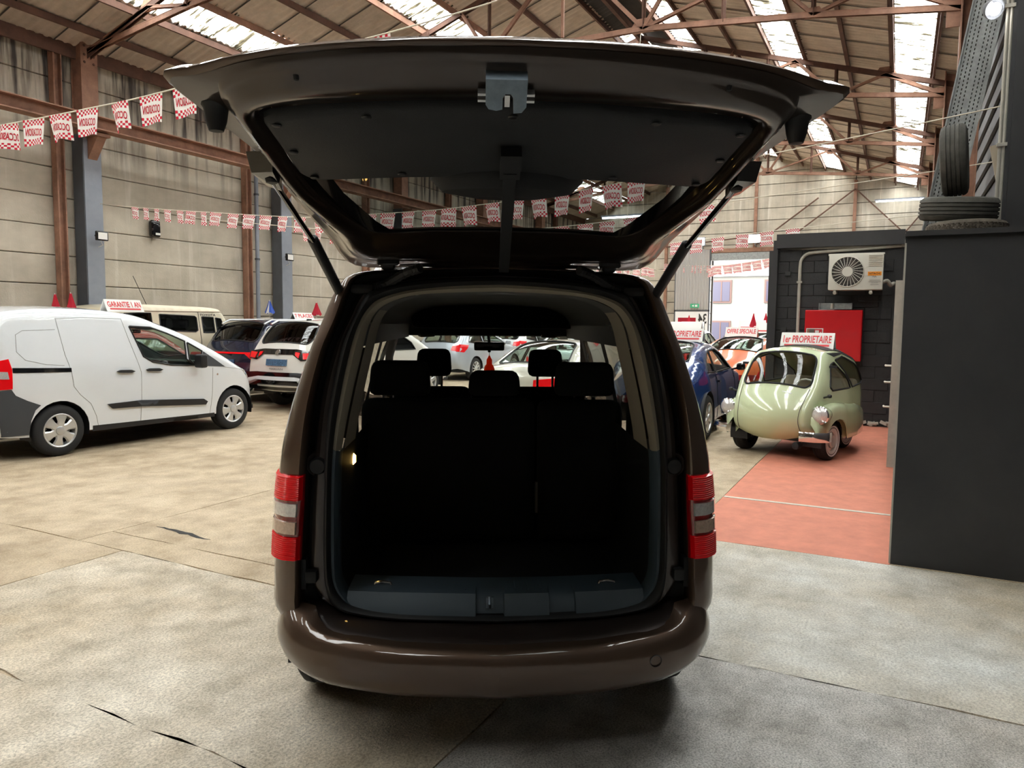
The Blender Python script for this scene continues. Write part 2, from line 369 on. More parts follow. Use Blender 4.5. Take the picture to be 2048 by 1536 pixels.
# ------------------------------------------------------------------ the hall
def slab(parent, u0, u1, w0, w1, m, jit=0., z=0., h=.008, name='slab', jb=None):
    """floor slab with slightly wandering edges; jb = jitter per side (u0, u1, w0, w1)"""
    jb = jb or (jit,) * 4; g = .0012 if u1 < 3.8 and w1 < 5 else .004; P = []
    def side(a, b, n, j, ax):
        for k in range(n):
            t = k / n; x = a[0] + (b[0] - a[0]) * t; y = a[1] + (b[1] - a[1]) * t; r = random.uniform(-j, j) if 0 < k else 0
            P.append((x + (r if ax == 0 else 0), y + (r if ax == 1 else 0)))
    jb = [j * .4 for j in jb]
    A, B, C, D = (u0 + g, w0 + g), (u1 - g, w0 + g), (u1 - g, w1 - g), (u0 + g, w1 - g)
    nu, nw = max(1, int(min(30, (u1 - u0) / .2))), max(1, int(min(30, (w1 - w0) / .2)))
    side(A, B, nu if jb[2] else 1, jb[2], 1); side(B, C, nw if jb[1] else 1, jb[1], 0); side(C, D, nu if jb[3] else 1, jb[3], 1); side(D, A, nw if jb[0] else 1, jb[0], 0)
    mb = MB(); n = len(P); mb.add([(x, y, z) for x, y in P] + [(x, y, z - h) for x, y in P], [tuple(range(n))] + [(i, i + n, (i + 1) % n + n, (i + 1) % n) for i in range(n)])
    return mb.ob(name, m, parent, 0)
floor = MB().box((13, 7, -.0585), (52, 18, .1)).ob('floor', 'floor_tan', None, 0, kind='structure')
slab(floor, 3.735, 5.865, -1.3, 1.52, 'floor_grey', jb=(.03, 0, 0, .01))
slab(floor, 5.865, 13.99, -.02, 1.475, 'red_floor', jb=(.012, 0, 0, .006))
slab(floor, 5.865, 13.99, -1.3, -.02, 'floor_tan'); slab(floor, 13.99, 37.9, -1.3, 1.475, 'floor_tan')
slab(floor, 3.735, 5.865, 1.52, 5.53, 'floor_tan', jb=(.02, .006, 0, .012)); slab(floor, 5.865, 21, 1.475, 5.53, 'floor_tan', jb=(0, 0, .012, .015)); slab(floor, 21, 37.9, 1.475, 5.53, 'floor_tan')
slab(floor, 3.45, 14, 5.53, 15.5, 'floor_tan', jb=(.03, 0, .015, 0)); slab(floor, 14, 37.9, 5.53, 15.5, 'floor_tan')
slab(floor, -12, 3.45, 5.0, 15.5, 'floor_tan', jb=(0, .03, .012, 0)); slab(floor, 1.95, 3.45, 1.5, 5.0, 'floor_pale', jb=(.05, .03, .03, .012)); slab(floor, 3.45, 3.735, 1.5, 5.53, 'floor_tan', jb=(.03, .02, .02, .01))
slab(floor, -12, 1.95, 1.9, 5.0, 'floor_pale', jb=(0, .05, .04, .012)); slab(floor, -12, 3.735, -1.3, 1.5, 'floor_rough', jb=(0, .04, 0, .03)); slab(floor, -12, 1.95, 1.5, 1.9, 'floor_rough', jb=(0, .04, .03, .04))
MB().box((7.43, .73, .002), (.05, 1.47, .004)).ob('line_marking', 'white_line', floor, 0)
def crack(P, w):
    mb = MB(); n = len(P); mb.add([(x, y + w * (.3 + .7 * math.sin(PI * i / (n - 1))) * random.uniform(.5, 1), .0015) for i, (x, y) in enumerate(P)] + [(x, y - w * (.3 + .7 * math.sin(PI * i / (n - 1))) * random.uniform(.4, 1), .0015) for i, (x, y) in enumerate(P)], [(i, i + 1, n + i + 1, n + i) for i in range(n - 1)]); return mb
crk = [(4.0 - .05 * t / 10 + random.uniform(-.012, .012), 5.34 - .68 * t / 10) for t in range(11)]
MB().add([(x - .022 * math.sin(PI * i / 10) * random.uniform(.6, 1.3) - .004, y, .0015) for i, (x, y) in enumerate(crk)] + [(x + .022 * math.sin(PI * i / 10) * random.uniform(.6, 1.3) + .004, y, .0015) for i, (x, y) in enumerate(crk)], [(i, i + 1, 12 + i, 11 + i) for i in range(10)]).ob('crack', 'seat_dark', floor, 0)

def clip_roof(P, off=.1):
    """clip polygon (w, z) under both roof slopes"""
    for sg, sl in ((1, SL), (-1, SR)):
        out = []; f = lambda p: RZ - off - sl * sg * (p[0] - RW) - p[1]
        for a, b in zip(P, P[1:] + P[:1]):
            fa, fb = f(a), f(b)
            if fa >= 0: out.append(a)
            if (fa >= 0) != (fb >= 0): t = fa / (fa - fb); out.append((a[0] + (b[0] - a[0]) * t, a[1] + (b[1] - a[1]) * t))
        P = out
        if len(P) < 3: return None
    return P
PH = .595
wl = MB().box((13, 15.72, 3.6), (51, .2, 7.4)).ob('wall_left', 'sheet_dark', None, 0, kind='structure')
posts = [-5.35, -.4, 4.55, 9.5, 14.45, 19.4, 24.35, 29.3, 34.25]
edges = [-12] + posts + [37.9]
for i in range(len(edges) - 1):
    a, b = edges[i] + .03, edges[i + 1] - .03; pm = None
    for k in range(12):
        z0 = .02 + k * PH; L = b - a; j = random.uniform(-.008, .008)
        if pm is None: q = rbox((L, .1, PH - .014), .012, 1); pm = q.mesh('panel', 'concrete', 30)
        link('concrete_panel', pm, wl, ((a + b) / 2, 15.565 + j, z0 + PH / 2))
for u in posts:
    MB().box((u, 15.44, 3.6), (.13, .12, 7.1)).box((u - .075, 15.37, 3.6), (.025, .16, 7.1)).box((u + .075, 15.37, 3.6), (.025, .16, 7.1)).ob('wall_post', 'rust', wl, 20)
MB().box((13, 15.4, 7.2), (51, .25, .16)).box((13, 15.3, 7.12), (51, .06, .22)).ob('eaves_beam', 'rust_dark', wl, 20)
MB().box((13, 15.47, .55), (51, .1, .9)).ob('plinth', 'sheet_dark', wl, 20)
wf = MB().box((38.1, 11.95, 2.6), (.1, 7.1, 5.2)).box((38.1, 1.95, 2.6), (.1, 6.6, 5.2)).ob('wall_far', 'sheet_dark', None, 0, kind='structure')
fe = [-1.3, 2.05, 6.4, 10.75, 15.5]
for i in range(4):
    for k in range(18):
        z0 = .02 + k * .56
        for wa, wb in ((fe[i], fe[i + 1]),):
            spans = [(wa, wb)]
            if z0 < 5.0: spans = [s for s in ((wa, min(wb, 5.3)), (max(wa, 8.45), wb)) if s[1] - s[0] > .1]
            for s0, s1 in spans:
                P = clip_roof([(s0 + .02, z0), (s1 - .02, z0), (s1 - .02, z0 + .530), (s0 + .02, z0 + .530)], -.02)
                if not P: continue
                n = len(P); mb = MB(); d = random.uniform(0, .012); mb.add([(37.9 - d, a, b) for a, b in P] + [(38.0, a, b) for a, b in P], [tuple(range(n))] + [(q, (q + 1) % n, n + (q + 1) % n, n + q) for q in range(n)])
                mb.ob('concrete_panel', 'concrete_far', wf, 30)
for w, zt in ((2.05, 8.3), (6.4, 9.7), (10.75, 8.6)):
    MB().box((37.8, w, (zt + (5.3 if w == 6.4 else 0)) / 2), (.16, .14, zt - (5.3 if w == 6.4 else 0))).ob('wall_post', 'rust', wf, 20)
for a, b in (((2.05, 7.9), (-1.2, 4.6)), ((2.05, 7.9), (5.6, 5.2)), ((10.75, 5.6), (7.2, 5.9)), ((6.4, 5.5), (3.6, 7.6)), ((-.9, 7.0), (.6, 5.0))):
    MB().bar((37.72, a[0], a[1]), (37.72, b[0], b[1]), .09, .05).ob('wind_brace', 'rust_dark', wf, 20)
MB().box((37.8, 6.9, 5.32), (.3, 3.6, .2)).ob('gate_lintel', 'rust', wf, 20)
MB().box((37.75, 6.88, 5.02), (.36, 3.05, .34)).ob('roller_housing', 'galv', wf, 20)
g_ = clip_roof([(-1.4, 5.1), (15.6, 5.1), (15.6, 11), (-1.4, 11)], .02); MB().add([(38.06, a, b) for a, b in g_], [tuple(range(len(g_)))]).ob('gable_leak_cover', 'sheet_dark', wf, 0)  # added behind the panels to stop daylight leaking through their joints
wr = MB().box((13, -1.4, 4.2), (50, .2, 8.4)).ob('wall_right', 'sheet_dark', None, 0, kind='structure')
for z in [2.6 + .42 * k for k in range(13)]: MB().box((22, -1.27, z), (32, .05, .36), RX(.12)).ob('cladding_board', 'grey_steel_dark', wr, 0)
MB().box((-12.1, 7, 5), (.2, 18, 10)).ob('wall_back', 'concrete', None, 0, kind='structure')
# roof
ceil = thing('ceiling', None, None, kind='structure')
def sheet_mesh(a, b, L, per, amp, name, m, seg=6):
    n = int(round(L / per * seg)); rows = []
    for i in range(n + 1):
        x = L * i / n; z = amp * math.cos(2 * PI * x / per)
        rows.append([(x, 0, z), (x, b - a, roofz(b) - roofz(a) + z)])
    mb = MB(); mb.loft(rows)
    if m == 'sheet':
        for x in (L - .03,): z = amp * math.cos(2 * PI * x / per) - .03; zb = roofz(b) - roofz(a) + z; mb.add([(x, 0, z), (x + .035, 0, z), (x + .035, b - a, zb), (x, b - a, zb)], [(0, 1, 2, 3)], 1)
    me = mb.mesh(name, [m, 'sheet_dark'], 60); return me
def row(a, b, u0, u1, L, m, name, per=.18, amp=.018, seg=4):
    a, b = (a - (0 if (a + b) / 2 > RW and abs(a - RW) < .2 else .05), b + (0 if abs(b - RW) < .2 else .05)); me = sheet_mesh(a, b, L + .05, per, amp, name, m, seg); k = 0; u = u0
    if m != 'skylight': q = MB(); q.add([(u0, a + .03, roofz(a) + .09), (u1, a + .03, roofz(a) + .09), (u1, b - .03, roofz(b) + .09), (u0, b - .03, roofz(b) + .09)], [(0, 1, 2, 3)]); q.ob('leak_cover', m, ceil, 0)  # unseen sheet added above the row to stop sky light between pieces
    while u < u1 - .05:
        z = roofz(a) + .012 * (k % 2) + random.uniform(0, .012)
        link(name, me, ceil, (u, a, z), (0, (.026 if m == 'sheet' else 0) + random.uniform(-.006, .006), 0)); u += L; k += 1
def rowstuff(a, b, u0, u1, m):
    mb = MB(); mb.add([(u0, a, roofz(a)), (u1, a, roofz(a)), (u1, b, roofz(b)), (u0, b, roofz(b))], [(0, 1, 2, 3)]); o = mb.ob('roof_sheeting', m, ceil, 0)
LR = [(13.65, 14.6), (14.6, 15.75), (11.72, 12.73), (10.62, 11.72), (8.6, 9.72), (7.5, 8.6)]
for a, b in LR:
    row(a, b, 5.0, 22.6, 1.1, 'sheet', 'roof_sheet'); rowstuff(a, b, -12.2, 5.0, 'sheet'); rowstuff(a, b, 22.6, 38, 'sheet')
for a, b in ((4.35, 5.3), (3.36, 4.35), (1.45, 2.5), (.43, 1.45), (-1.5, -.46)):
    row(a, b, 13.0, 37.9, 1.1, 'sheet', 'roof_sheet'); rowstuff(a, b, -12.2, 13.0, 'sheet')
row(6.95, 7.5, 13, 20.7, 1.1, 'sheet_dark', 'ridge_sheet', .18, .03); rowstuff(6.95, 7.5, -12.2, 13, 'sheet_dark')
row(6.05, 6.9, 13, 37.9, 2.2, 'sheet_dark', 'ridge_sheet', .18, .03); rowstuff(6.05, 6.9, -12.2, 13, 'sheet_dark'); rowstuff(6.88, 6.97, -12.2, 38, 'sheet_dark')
for a, b, u0, u1 in SKY_ROWS: row(a, b, u0, u1, 2.2, 'skylight', 'skylight_sheet', .177, .028, 6)
for u0, u1, w in ((-12.2, -3.58, 0), (37.5, 38, 0)):  # strips closed over behind the camera, unseen, to shape the light
    for a, b, _, _ in SKY_ROWS: rowstuff(a, b, u0, u1, 'sheet')
for w in (14.6, 13.65, 12.73, 11.72, 10.62, 9.72, 8.6, 7.5, 6.05, 5.3, 4.35, 3.36, 2.5, 1.45, .43, -.46):
    z = roofz(w) - .1; MB().box((13, w, z), (50, .05, .13)).box((13, w + .03, z + .06), (50, .1, .012)).ob('purlin', 'rust' if w in (12.73, 10.62, 9.72) else 'rust_dark', ceil, 20)
MB().box((13, 6.9, RZ - .28), (50, .1, .16)).ob('ridge_beam', 'rust_dark', ceil, 20)

# steel frame: columns, trusses, crane beam
TU = [4.5, 10.05, 15.6, 21.15, 26.7, 32.25]
TN = ['nearest', 'second', 'third', 'fourth', 'fifth', 'sixth']
BE = {-.75: 7.28, 1.72: 7.56, 5.05: 7.86, 6.9: 7.98}   # bottom chord nodes (w, z), right half
def mirw(w): return 2 * RW - w
def botz(w): return interp(w if w <= RW else mirw(w), sorted(BE.items())) if w <= RW else interp(mirw(w), [(-1.3, 7.18), (1.72, 7.43), (5.05, 7.74), (6.9, 7.98)])
def topz(w): return roofz(w) - .24
for i, u in enumerate(TU):
    t = thing('roof_truss', 'rusty steel lattice roof truss spanning the hall, %s from the camera' % TN[i], 'truss', (u, 0, 0))
    def mem(nm, a, b, w=.075, m='rust'):
        MB().bar((-.035, a[0], a[1]), (-.035, b[0], b[1]), .012, w).bar((.035, a[0], a[1]), (.035, b[0], b[1]), .012, w).bar((0, a[0], a[1] + w * .4), (0, b[0], b[1] + w * .4), .09, .012).ob(nm, m, t, 0)
    E0, E1 = (-.72, 7.26), (15.1, 7.18)
    ch = [E0, (1.72, botz(1.72)), (5.05, botz(5.05)), (mirw(5.05), botz(5.05)), (mirw(1.72), botz(1.72)), E1]
    for a, b in zip(ch, ch[1:]): mem('bottom_chord', a, b, .11)
    tp = [(-.9, topz(-.9)), (.6, topz(.6)), (2.72, topz(2.72)), (RW, topz(RW)), (mirw(2.72), topz(mirw(2.72))), (mirw(.6), topz(mirw(.6))), (15.2, topz(15.2))]
    for a, b in zip(tp, tp[1:]): mem('top_chord', a, b, .12, 'rust_dark')
    for s in (0, 1):
        X = (lambda w: mirw(w)) if s else (lambda w: w)
        T = lambda w: (X(w), topz(X(w))); B = lambda w: (X(w), botz(5.05 if w == 5.05 else w))
        Ee = E1 if s else E0
        for a, b, w in ((Ee, T(.6), .09), (T(.6), B(1.72), .06), (B(1.72), T(2.72), .07), (T(2.72), B(5.05), .06), (B(5.05), T(4.3), .07), (B(5.05), T(RW), .08)): mem('diagonal', a, b, w)
        for a, b in ((B(1.72), T(1.72)), (B(5.05), T(5.05)), ((X(3.4), botz(3.4)), T(3.4))): mem('vertical', a, b, .05 if a[0] != X(1.72) else .08, 'rust_dark')
        for p, sz in ((B(1.72), .2), (B(5.05), .3), (T(.6), .26), (T(2.72), .2)):
            MB().add([(-.012, p[0] - sz, p[1]), (-.012, p[0] + sz, p[1]), (-.012, p[0] + sz * .5, p[1] + sz * (.7 if p[1] < 8 or p[0] in (5.05, mirw(5.05)) else -.8)), (-.012, p[0] - sz * .5, p[1] + sz * (.7 if p[1] < 8 or p[0] in (5.05, mirw(5.05)) else -.8))], [(0, 1, 2, 3)]).box((0, p[0], p[1]), (.05, sz * 1.5, sz * .55)).ob('gusset_plate', 'rust', t, 0)
    MB().bar((0, RW, botz(RW)), (0, RW, topz(RW)), .06).ob('vertical', 'rust', t, 0)
    # wall columns
    c = thing('steel_column', 'riveted steel column at the concrete wall, rust above grey, %s from the camera' % TN[i], 'column', (u, 15.28, 0))
    h = MB().box((0, -.17, 2.75), (.38, .02, 5.5)).box((0, .15, 2.75), (.38, .02, 5.5)).box((0, 0, 2.75), (.02, .32, 5.5)); h.ob('lower_shaft', 'grey_steel', c, 20)
    MB().box((-.2, 0, 2.75), (.02, .34, 5.5)).ob('side_plate', 'grey_steel_dark', c, 20)
    MB().box((0, -.17, 6.5), (.36, .02, 2.0)).box((0, .15, 6.5), (.36, .02, 2.0)).box((-.15, 0, 6.5), (.03, .34, 2.0)).ob('upper_shaft', 'rust', c, 20)
    r = MB()
    for z in (6.95, 7.1, 7.28, 7.4):
        for x in (-.1, .1): r.lathe([(0, -.02), (.022, -.015), (.028, 0)], 8, 'y', (x, -.18, z))
    r.ob('rivets', 'rust_dark', c, 40, kind='stuff')
    MB().box((0, -.32, 5.46), (.3, .5, .06)).add([(.1, -.18, 5.43), (.1, -.52, 5.43), (.1, -.18, 5.0), (-.1, -.18, 5.43), (-.1, -.52, 5.43), (-.1, -.18, 5.0)], [(0, 1, 2), (3, 5, 4), (1, 4, 5, 2)]).ob('bracket', 'rust', c, 20)
    if i >= 2:
        c2 = thing('steel_column', 'rusty steel column behind the dark store room, %s truss end' % TN[i], 'column', (u, -.88, 0))
        MB().box((0, .17, 4.0), (.34, .025, 8.0)).box((0, -.17, 4.0), (.34, .025, 8.0)).box((0, 0, 4.0), (.02, .34, 8.0)).ob('shaft', 'rust', c2, 20)
        MB().box((0, .1, 7.2), (.03, .6, .5)).ob('end_plate', 'rust', c2, 20)
cb = thing('crane_beam', 'long red-brown crane runway girder along the concrete wall', 'girder', (13, 14.75, 5.54))
MB().box((0, 0, .25), (50, .3, .022)).ob('top_flange', 'rust', cb, 0); MB().box((0, 0, .12), (50, .016, .25)).ob('web', 'rust', cb, 0); MB().box((0, 0, 0), (50, .3, .022)).ob('bottom_flange', 'rust', cb, 0)
dp = thing('drain_pipe', 'grey downpipe beside the second rusty wall post', 'pipe', (14.75, 15.34, 0))
MB().tube([(0, 0, .1), (0, 0, 7.0)], .055, 12).ob('pipe', 'grey_steel', dp)
for z in (1.6, 3.3, 5.0, 6.4): MB().tube([(0, 0, z), (0, 0, z + .05)], .07, 12).ob('clip', 'grey_steel_dark', dp)

# black block partition with the store room in front
wp = MB().box((14.065, .95, 1.5), (.13, 2.0, 3.0)).ob('wall_partition', 'black_block', None, 0, kind='structure')
bm_ = rbox((.15, .405, .195), .004, 1).mesh('block', 'black_block', 30); bh = rbox((.15, .20, .195), .004, 1).mesh('block', 'black_block', 30)
for k in range(15):
    y = 1.97; first = k % 2
    while y > .02:
        L = .205 if first else .41; first = 0
        if y - L < -.05: break
        link('block', bm_ if L > .3 else bh, wp, (14.06 + random.uniform(-.004, .004), y - L / 2, .11 + k * .2)); y -= L
MB().box((14.02, .98, 3.16), (.3, 2.0, .24)).ob('parapet', 'dark_trim', wp, 20)
MB().box((13.98, 2.02, 1.5), (.24, .14, 3.0)).ob('end_pier', 'dark_trim', wp, 20)
MB().box((16.0, 2.0, 1.6), (3.8, .12, 3.2)).box((16, .95, 3.2), (3.8, 2.0, .06)).ob('return_wall', 'dark_trim', wp, 0)
pl = MB()
for k in range(26): pl.box((13.93 + random.uniform(-.02, .03), random.uniform(.03, .75), .03 + random.uniform(0, .05)), (random.uniform(.02, .05), random.uniform(.03, .14), random.uniform(.02, .06)), RX(random.uniform(-.5, .5)), 0)
pl.ob('plaster_crumbs', 'conduit', wp, 0, kind='stuff')
ws = thing('wall_storage', None, None, kind='structure')
MB().box((5.92, -.66, 1.16), (.06, 1.28, 2.32)).ob('front_panel', 'box_grey', ws, 0)
MB().box((9.9, -.05, 1.16), (7.9, .06, 2.32)).ob('side_panel', 'box_grey', ws, 0)
MB().box((9.9, -.66, 2.30), (8.0, 1.3, .05)).box((10.2, -.66, 2.355), (7.2, 1.26, .07)).ob('roof_board', 'dark_trim', ws, 0)
MB().box((5.885, -.66, 2.335), (.05, 1.3, .035)).ob('edge_trim', 'dark_trim', ws, 0)
MB().box((5.93, -.014, 1.15), (.05, .012, 2.3)).ob('corner_strip', 'conduit', ws, 0)
d1 = thing('door_1', None, None, (10.1, -.012, 0), 0, None, 'structure')
MB().box((.42, .01, 1.09), (.95, .05, 2.18)).ob('door_leaf', 'door_frame', d1, 20); MB().box((-.08, .03, 1.12), (.05, .09, 2.24)).box((.93, .03, 1.12), (.05, .09, 2.24)).ob('door_frame', 'conduit', d1, 20)
for z in (1.22, 1.02, .72): MB().tube([(.02, .05, z), (.02, .14, z), (.1, .14, z)], .012, 8).ob('door_handle', 'white_plastic', d1)
# ------------------------------------------------------------------ the brown people carrier, seen from behind with its tailgate up
van = thing('passenger_van', 'metallic brown passenger van with raised tailgate and open dark cargo bay', 'van', (2.465, 1.329, 0), math.radians(-59.91))
def half(P, y, yt=None, n=4):
    """half loop (x, z) -> list of points at depth y (yt at the roof end)"""
    q = cr(P, n); N = len(q) - 1
    return [(a, (y if yt is None else y + (yt - y) * max(0, (i / N - .6) / .4)), b) for i, (a, b) in enumerate(q)]
LS = [(0, .45), (.4, .46), (.72, .5), (.885, .53), (.90, .67), (.897, .8), (.886, .99), (.862, 1.19), (.814, 1.385), (.744, 1.585), (.692, 1.71), (.645, 1.815), (.575, 1.885), (.40, 1.905), (.2, 1.918), (0, 1.922)]
LM = [(a * .975 + .0, b) for a, b in LS]
LP = [(0, .475), (.385, .487), (.65, .53), (.765, .56), (.773, .67), (.77, .8), (.757, .99), (.747, 1.19), (.72, 1.39), (.669, 1.59), (.62, 1.71), (.587, 1.81), (.545, 1.875), (.38, 1.895), (.2, 1.905), (0, 1.91)]
LG = [(0, .485), (.385, .5), (.6, .545), (.70, .575), (.762, .68), (.76, .8), (.75, .99), (.733, 1.19), (.705, 1.39), (.65, 1.59), (.60, 1.71), (.565, 1.79), (.515, 1.84), (.37, 1.87), (.2, 1.885), (0, 1.892)]
LSO = [(0, .5), (.385, .514), (.582, .541), (.651, .578), (.679, .659), (.684, .801), (.680, 1.001), (.673, 1.199), (.652, 1.394), (.608, 1.588), (.563, 1.704), (.517, 1.796), (.471, 1.825), (.36, 1.856), (.19, 1.872), (0, 1.88)]
LSI = [(0, .525), (.385, .539), (.559, .565), (.617, .598), (.652, .669), (.658, .801), (.655, 1.001), (.646, 1.199), (.618, 1.394), (.576, 1.588), (.542, 1.694), (.504, 1.756), (.459, 1.79), (.36, 1.82), (.19, 1.84), (0, 1.849)]
LT = [(0, .528), (.391, .54), (.548, .56), (.6, .598), (.633, .67), (.636, .80), (.634, 1.0), (.624, 1.188), (.587, 1.388), (.540, 1.586), (.515, 1.685), (.48, 1.745), (.42, 1.782), (.333, 1.806), (.192, 1.818), (0, 1.825)]
def avg(A, B, t): return [(a[0] + (b[0] - a[0]) * t, a[1] + (b[1] - a[1]) * t) for a, b in zip(A, B)]
def cut(r, i0, i1, n=4): return r[i0 * n:i1 * n + 1]
# quarter panels: from the hinge line of the tailgate round the corner and on along both sides
rear = [half(LP, .17, .24), half(LP, .075, .17), half(avg(LP, LS, .12), .062, .165), half(avg(LP, LS, .45), .075, .165), half(avg(LP, LS, .78), .115, .17), half(avg(LP, LS, .94), .16, .19), half(LS, .23, .25)]
LB = [(a * (1.0 if b > 1.9 else 1.012), b) for a, b in LS]
front = [half(LB, y) for y in (.42, .5)]
q = MB(); q.loft([cut(r, 3, 15) for r in rear + front]); q.mirror_x(); q.ob('quarter_panel', 'brown_paint', van, 50)
# body sides and roof further forward, windows between belt and cant rail
sd = MB(); gl = MB()
ST = [(.5, 0), (1.22, 1), (1.32, 0), (2.05, 1), (2.15, 0), (2.95, 1), (3.1, 0)]
R_ = [half(LB, y) for y in (.5, 1.22, 1.32, 2.05, 2.15, 2.95, 3.12)]
for i in range(6):
    a, b = R_[i], R_[i + 1]
    sd.loft([cut(a, 3, 7), cut(b, 3, 7)]); sd.loft([cut(a, 9, 15), cut(b, 9, 15)])
    (gl if i in (0, 2, 4) else sd).loft([cut(a, 7, 9), cut(b, 7, 9)])
# bonnet and nose
NOSE = [half(LB, 3.12), [(x * .985, 3.7 if z < 1.2 else 3.12 + (1.9 - z) * .8, min(z, 1.14 - .1 * (x / .9) ** 2) if z > .9 else z) for x, y, z in half(LB, 3.7)], [(x * .93, 4.25, min(z, .98 - .08 * (x / .9) ** 2)) for x, y, z in half(LB, 4.25)], [(x * .7, 4.48, min(z, .72)) for x, y, z in half(LB, 4.45)]]
for i in range(3): sd.loft([cut(NOSE[i], 3, 7), cut(NOSE[i + 1], 3, 7)])
for i in (1, 2): sd.loft([cut(NOSE[i], 7, 15), cut(NOSE[i + 1], 7, 15)])
sd.mirror_x(); sd.ob('body_side', 'brown_paint', van, 40); gl.both('side_window', 'glass_tint', van, 40)
ws_ = MB(); tp_ = [(x, 2.98, z) for x, y, z in cut(half(LB, 3), 10, 15)]; bt_ = [(x * 1.22, 3.72, 1.12 - .06 * (x / .8) ** 2) for x, y, z in cut(half(LB, 3), 10, 15)]
ws_.loft([tp_, bt_]); ws_.mirror_x(); ws_.ob('windscreen', 'glass_clear', van, 40)
MB().loft([[(x, 2.9, z) for x, y, z in cut(half(LB, 3), 10, 15)], tp_]).mirror_x().ob('roof_front', 'brown_paint', van)
MB().bar((.745, 3.0, 1.70), (.87, 3.74, 1.06), .06).both('windscreen_pillar', 'trim_black', van, 20)
# door aperture: recessed channel, rubber seal, inner trim
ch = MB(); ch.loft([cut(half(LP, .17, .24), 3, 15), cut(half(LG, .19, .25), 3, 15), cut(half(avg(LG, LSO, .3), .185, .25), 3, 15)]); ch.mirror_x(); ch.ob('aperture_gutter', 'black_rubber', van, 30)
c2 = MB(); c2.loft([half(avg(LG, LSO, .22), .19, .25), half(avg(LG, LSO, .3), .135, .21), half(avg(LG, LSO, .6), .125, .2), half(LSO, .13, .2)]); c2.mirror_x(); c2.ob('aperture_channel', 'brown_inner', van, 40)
se = MB(); se.loft([half(LSO, .14, .21), half(LSO, .10, .17), half(avg(LSO, LSI, .25), .082, .155), half(avg(LSO, LSI, .55), .08, .15), half(avg(LSO, LSI, .85), .092, .165), half(LSI, .12, .19)]); se.mirror_x(); se.ob('door_seal', 'black_rubber', van, 60)
iu = MB(); iu.loft([cut(half(LSI, .115, .185), 7, 15), cut(half(avg(LSI, LT, .5), .11, .18), 7, 15), cut(half(LT, .15, .22), 7, 15), cut(half(LT, .19, .25), 7, 15)]); iu.mirror_x(); iu.ob('aperture_trim', 'beige_trim', van, 50, label='beige trim round the upper half of the cargo opening')
il = MB(); il.loft([cut(half(LSI, .115), 2, 7), cut(half(avg(LSI, LT, .5), .115), 2, 7), cut(half(LT, .14), 2, 7), cut(half(LT, .22), 2, 7)]); il.both('lower_trim', 'navy_plastic', van, 50)
# cabin lining
LI = [(a * .985, b) for a, b in LT]
A = half(LI, .19, .25); B = half(LI, .46)
md = [half([(a * 1.12 if b > .7 and b < 1.85 else a * 1.02, b) for a, b in LT], y) for y in (.47, 1.22, 1.34, 2.04, 2.16, 2.92)]
li = MB(); li.loft([cut(A, 7, 11), cut(B, 7, 11)]); li.loft([cut(B, 7, 9), cut(md[0], 7, 9)]); li.both('pillar_trim', 'beige_trim', van, 40)
lo = MB(); lo.loft([cut(half([(a * 1.003, b) for a, b in LT], .16), 2, 7), cut(half(LT, .23), 2, 7), cut(half([(a * 1.0, b) for a, b in LT], .5), 2, 7), cut(half([(a * 1.03, b) for a, b in LT], 1.2), 2, 7), cut(half([(a * 1.1, b) for a, b in LT], 2.9), 2, 7)]); lo.both('side_lining', 'trim_black', van, 40)
hl = MB(); hl.loft([cut(A, 11, 15), cut(B, 11, 15)] + [cut(m, 9, 15) for m in [] ]); hl.loft([cut(m, 10, 15) for m in md]); hl.mirror_x(); hl.ob('headlining', 'headliner', van, 40)
pi = MB()
for a, b in ((1, 2), (3, 4)): pi.loft([cut(md[a], 7, 10), cut(md[b], 7, 10)])
for m0, m1 in ((0, 1), (2, 3), (4, 5)): pi.loft([cut(md[m0], 9, 10), cut(md[m1], 9, 10)])
pi.both('door_pillar', 'trim_black', van, 40)
for s in (-1, 1): MB().box((s * .56, .62, 1.70), (.10, .03, .012), RZm(.2 * s)).box((s * .55, .66, 1.69), (.012, .05, .05)).ob('grab_handle', 'headliner', van, 20)
MB().box((0, 1.7, .52), (1.6, 3.0, .04)).ob('cargo_floor', 'carpet_black', van, 0)
os_ = shift(rbox((1.16, .5, .15), .05, 3), (.03, 2.75, 1.73)); os_.ob('overhead_shelf', 'cloth_black', van); shift(rbox((1.40, .16, .30), .03), (0, 2.96, 1.745)).ob('header_rail', 'headliner', van)
for s in (-1, 1): MB().tube([(s * .52, 2.86, 1.60), (s * .5, 2.82, 1.595), (s * .40, 2.8, 1.60)], .012, 6).ob('sun_visor_clip', 'beige_trim', van)
shift(rbox((1.5, .7, .2), .06), (0, 3.35, .98)).ob('dashboard', 'trim_black', van)
# rear bench, split in two, with three headrests, then the front seats
def seatback(nm, x0, x1, z0, z1, y, t, tilt, hr, m='cloth_black', par=None):
    q = shift(rbox((x1 - x0, t, z1 - z0), .07, 4), (0, 0, (z1 - z0) / 2)); shift(q, ((x0 + x1) / 2, y, z0), RX(-tilt)); o = q.ob(nm, m, van, 40)
    for hx, hz0, hz1, hw in hr:
        h = rbox((hw, .13, hz1 - hz0), .055, 4); h.v = [(p[0] * (1 - .10 * (p[2] / (hz1 - hz0) + .5)), p[1], p[2]) for p in h.v]; hy = y + math.sin(tilt) * (hz1 - z0) + .01
        shift(h, (hx, hy, (hz0 + hz1) / 2)); h.ob('headrest', m, o, 40)
        MB().tube([(hx - .05, hy, hz0 - .14), (hx - .05, hy, hz0 + .05)], .009, 6).tube([(hx + .05, hy, hz0 - .14), (hx + .05, hy, hz0 + .05)], .009, 6).ob('headrest_post', 'chrome', o)
    return o
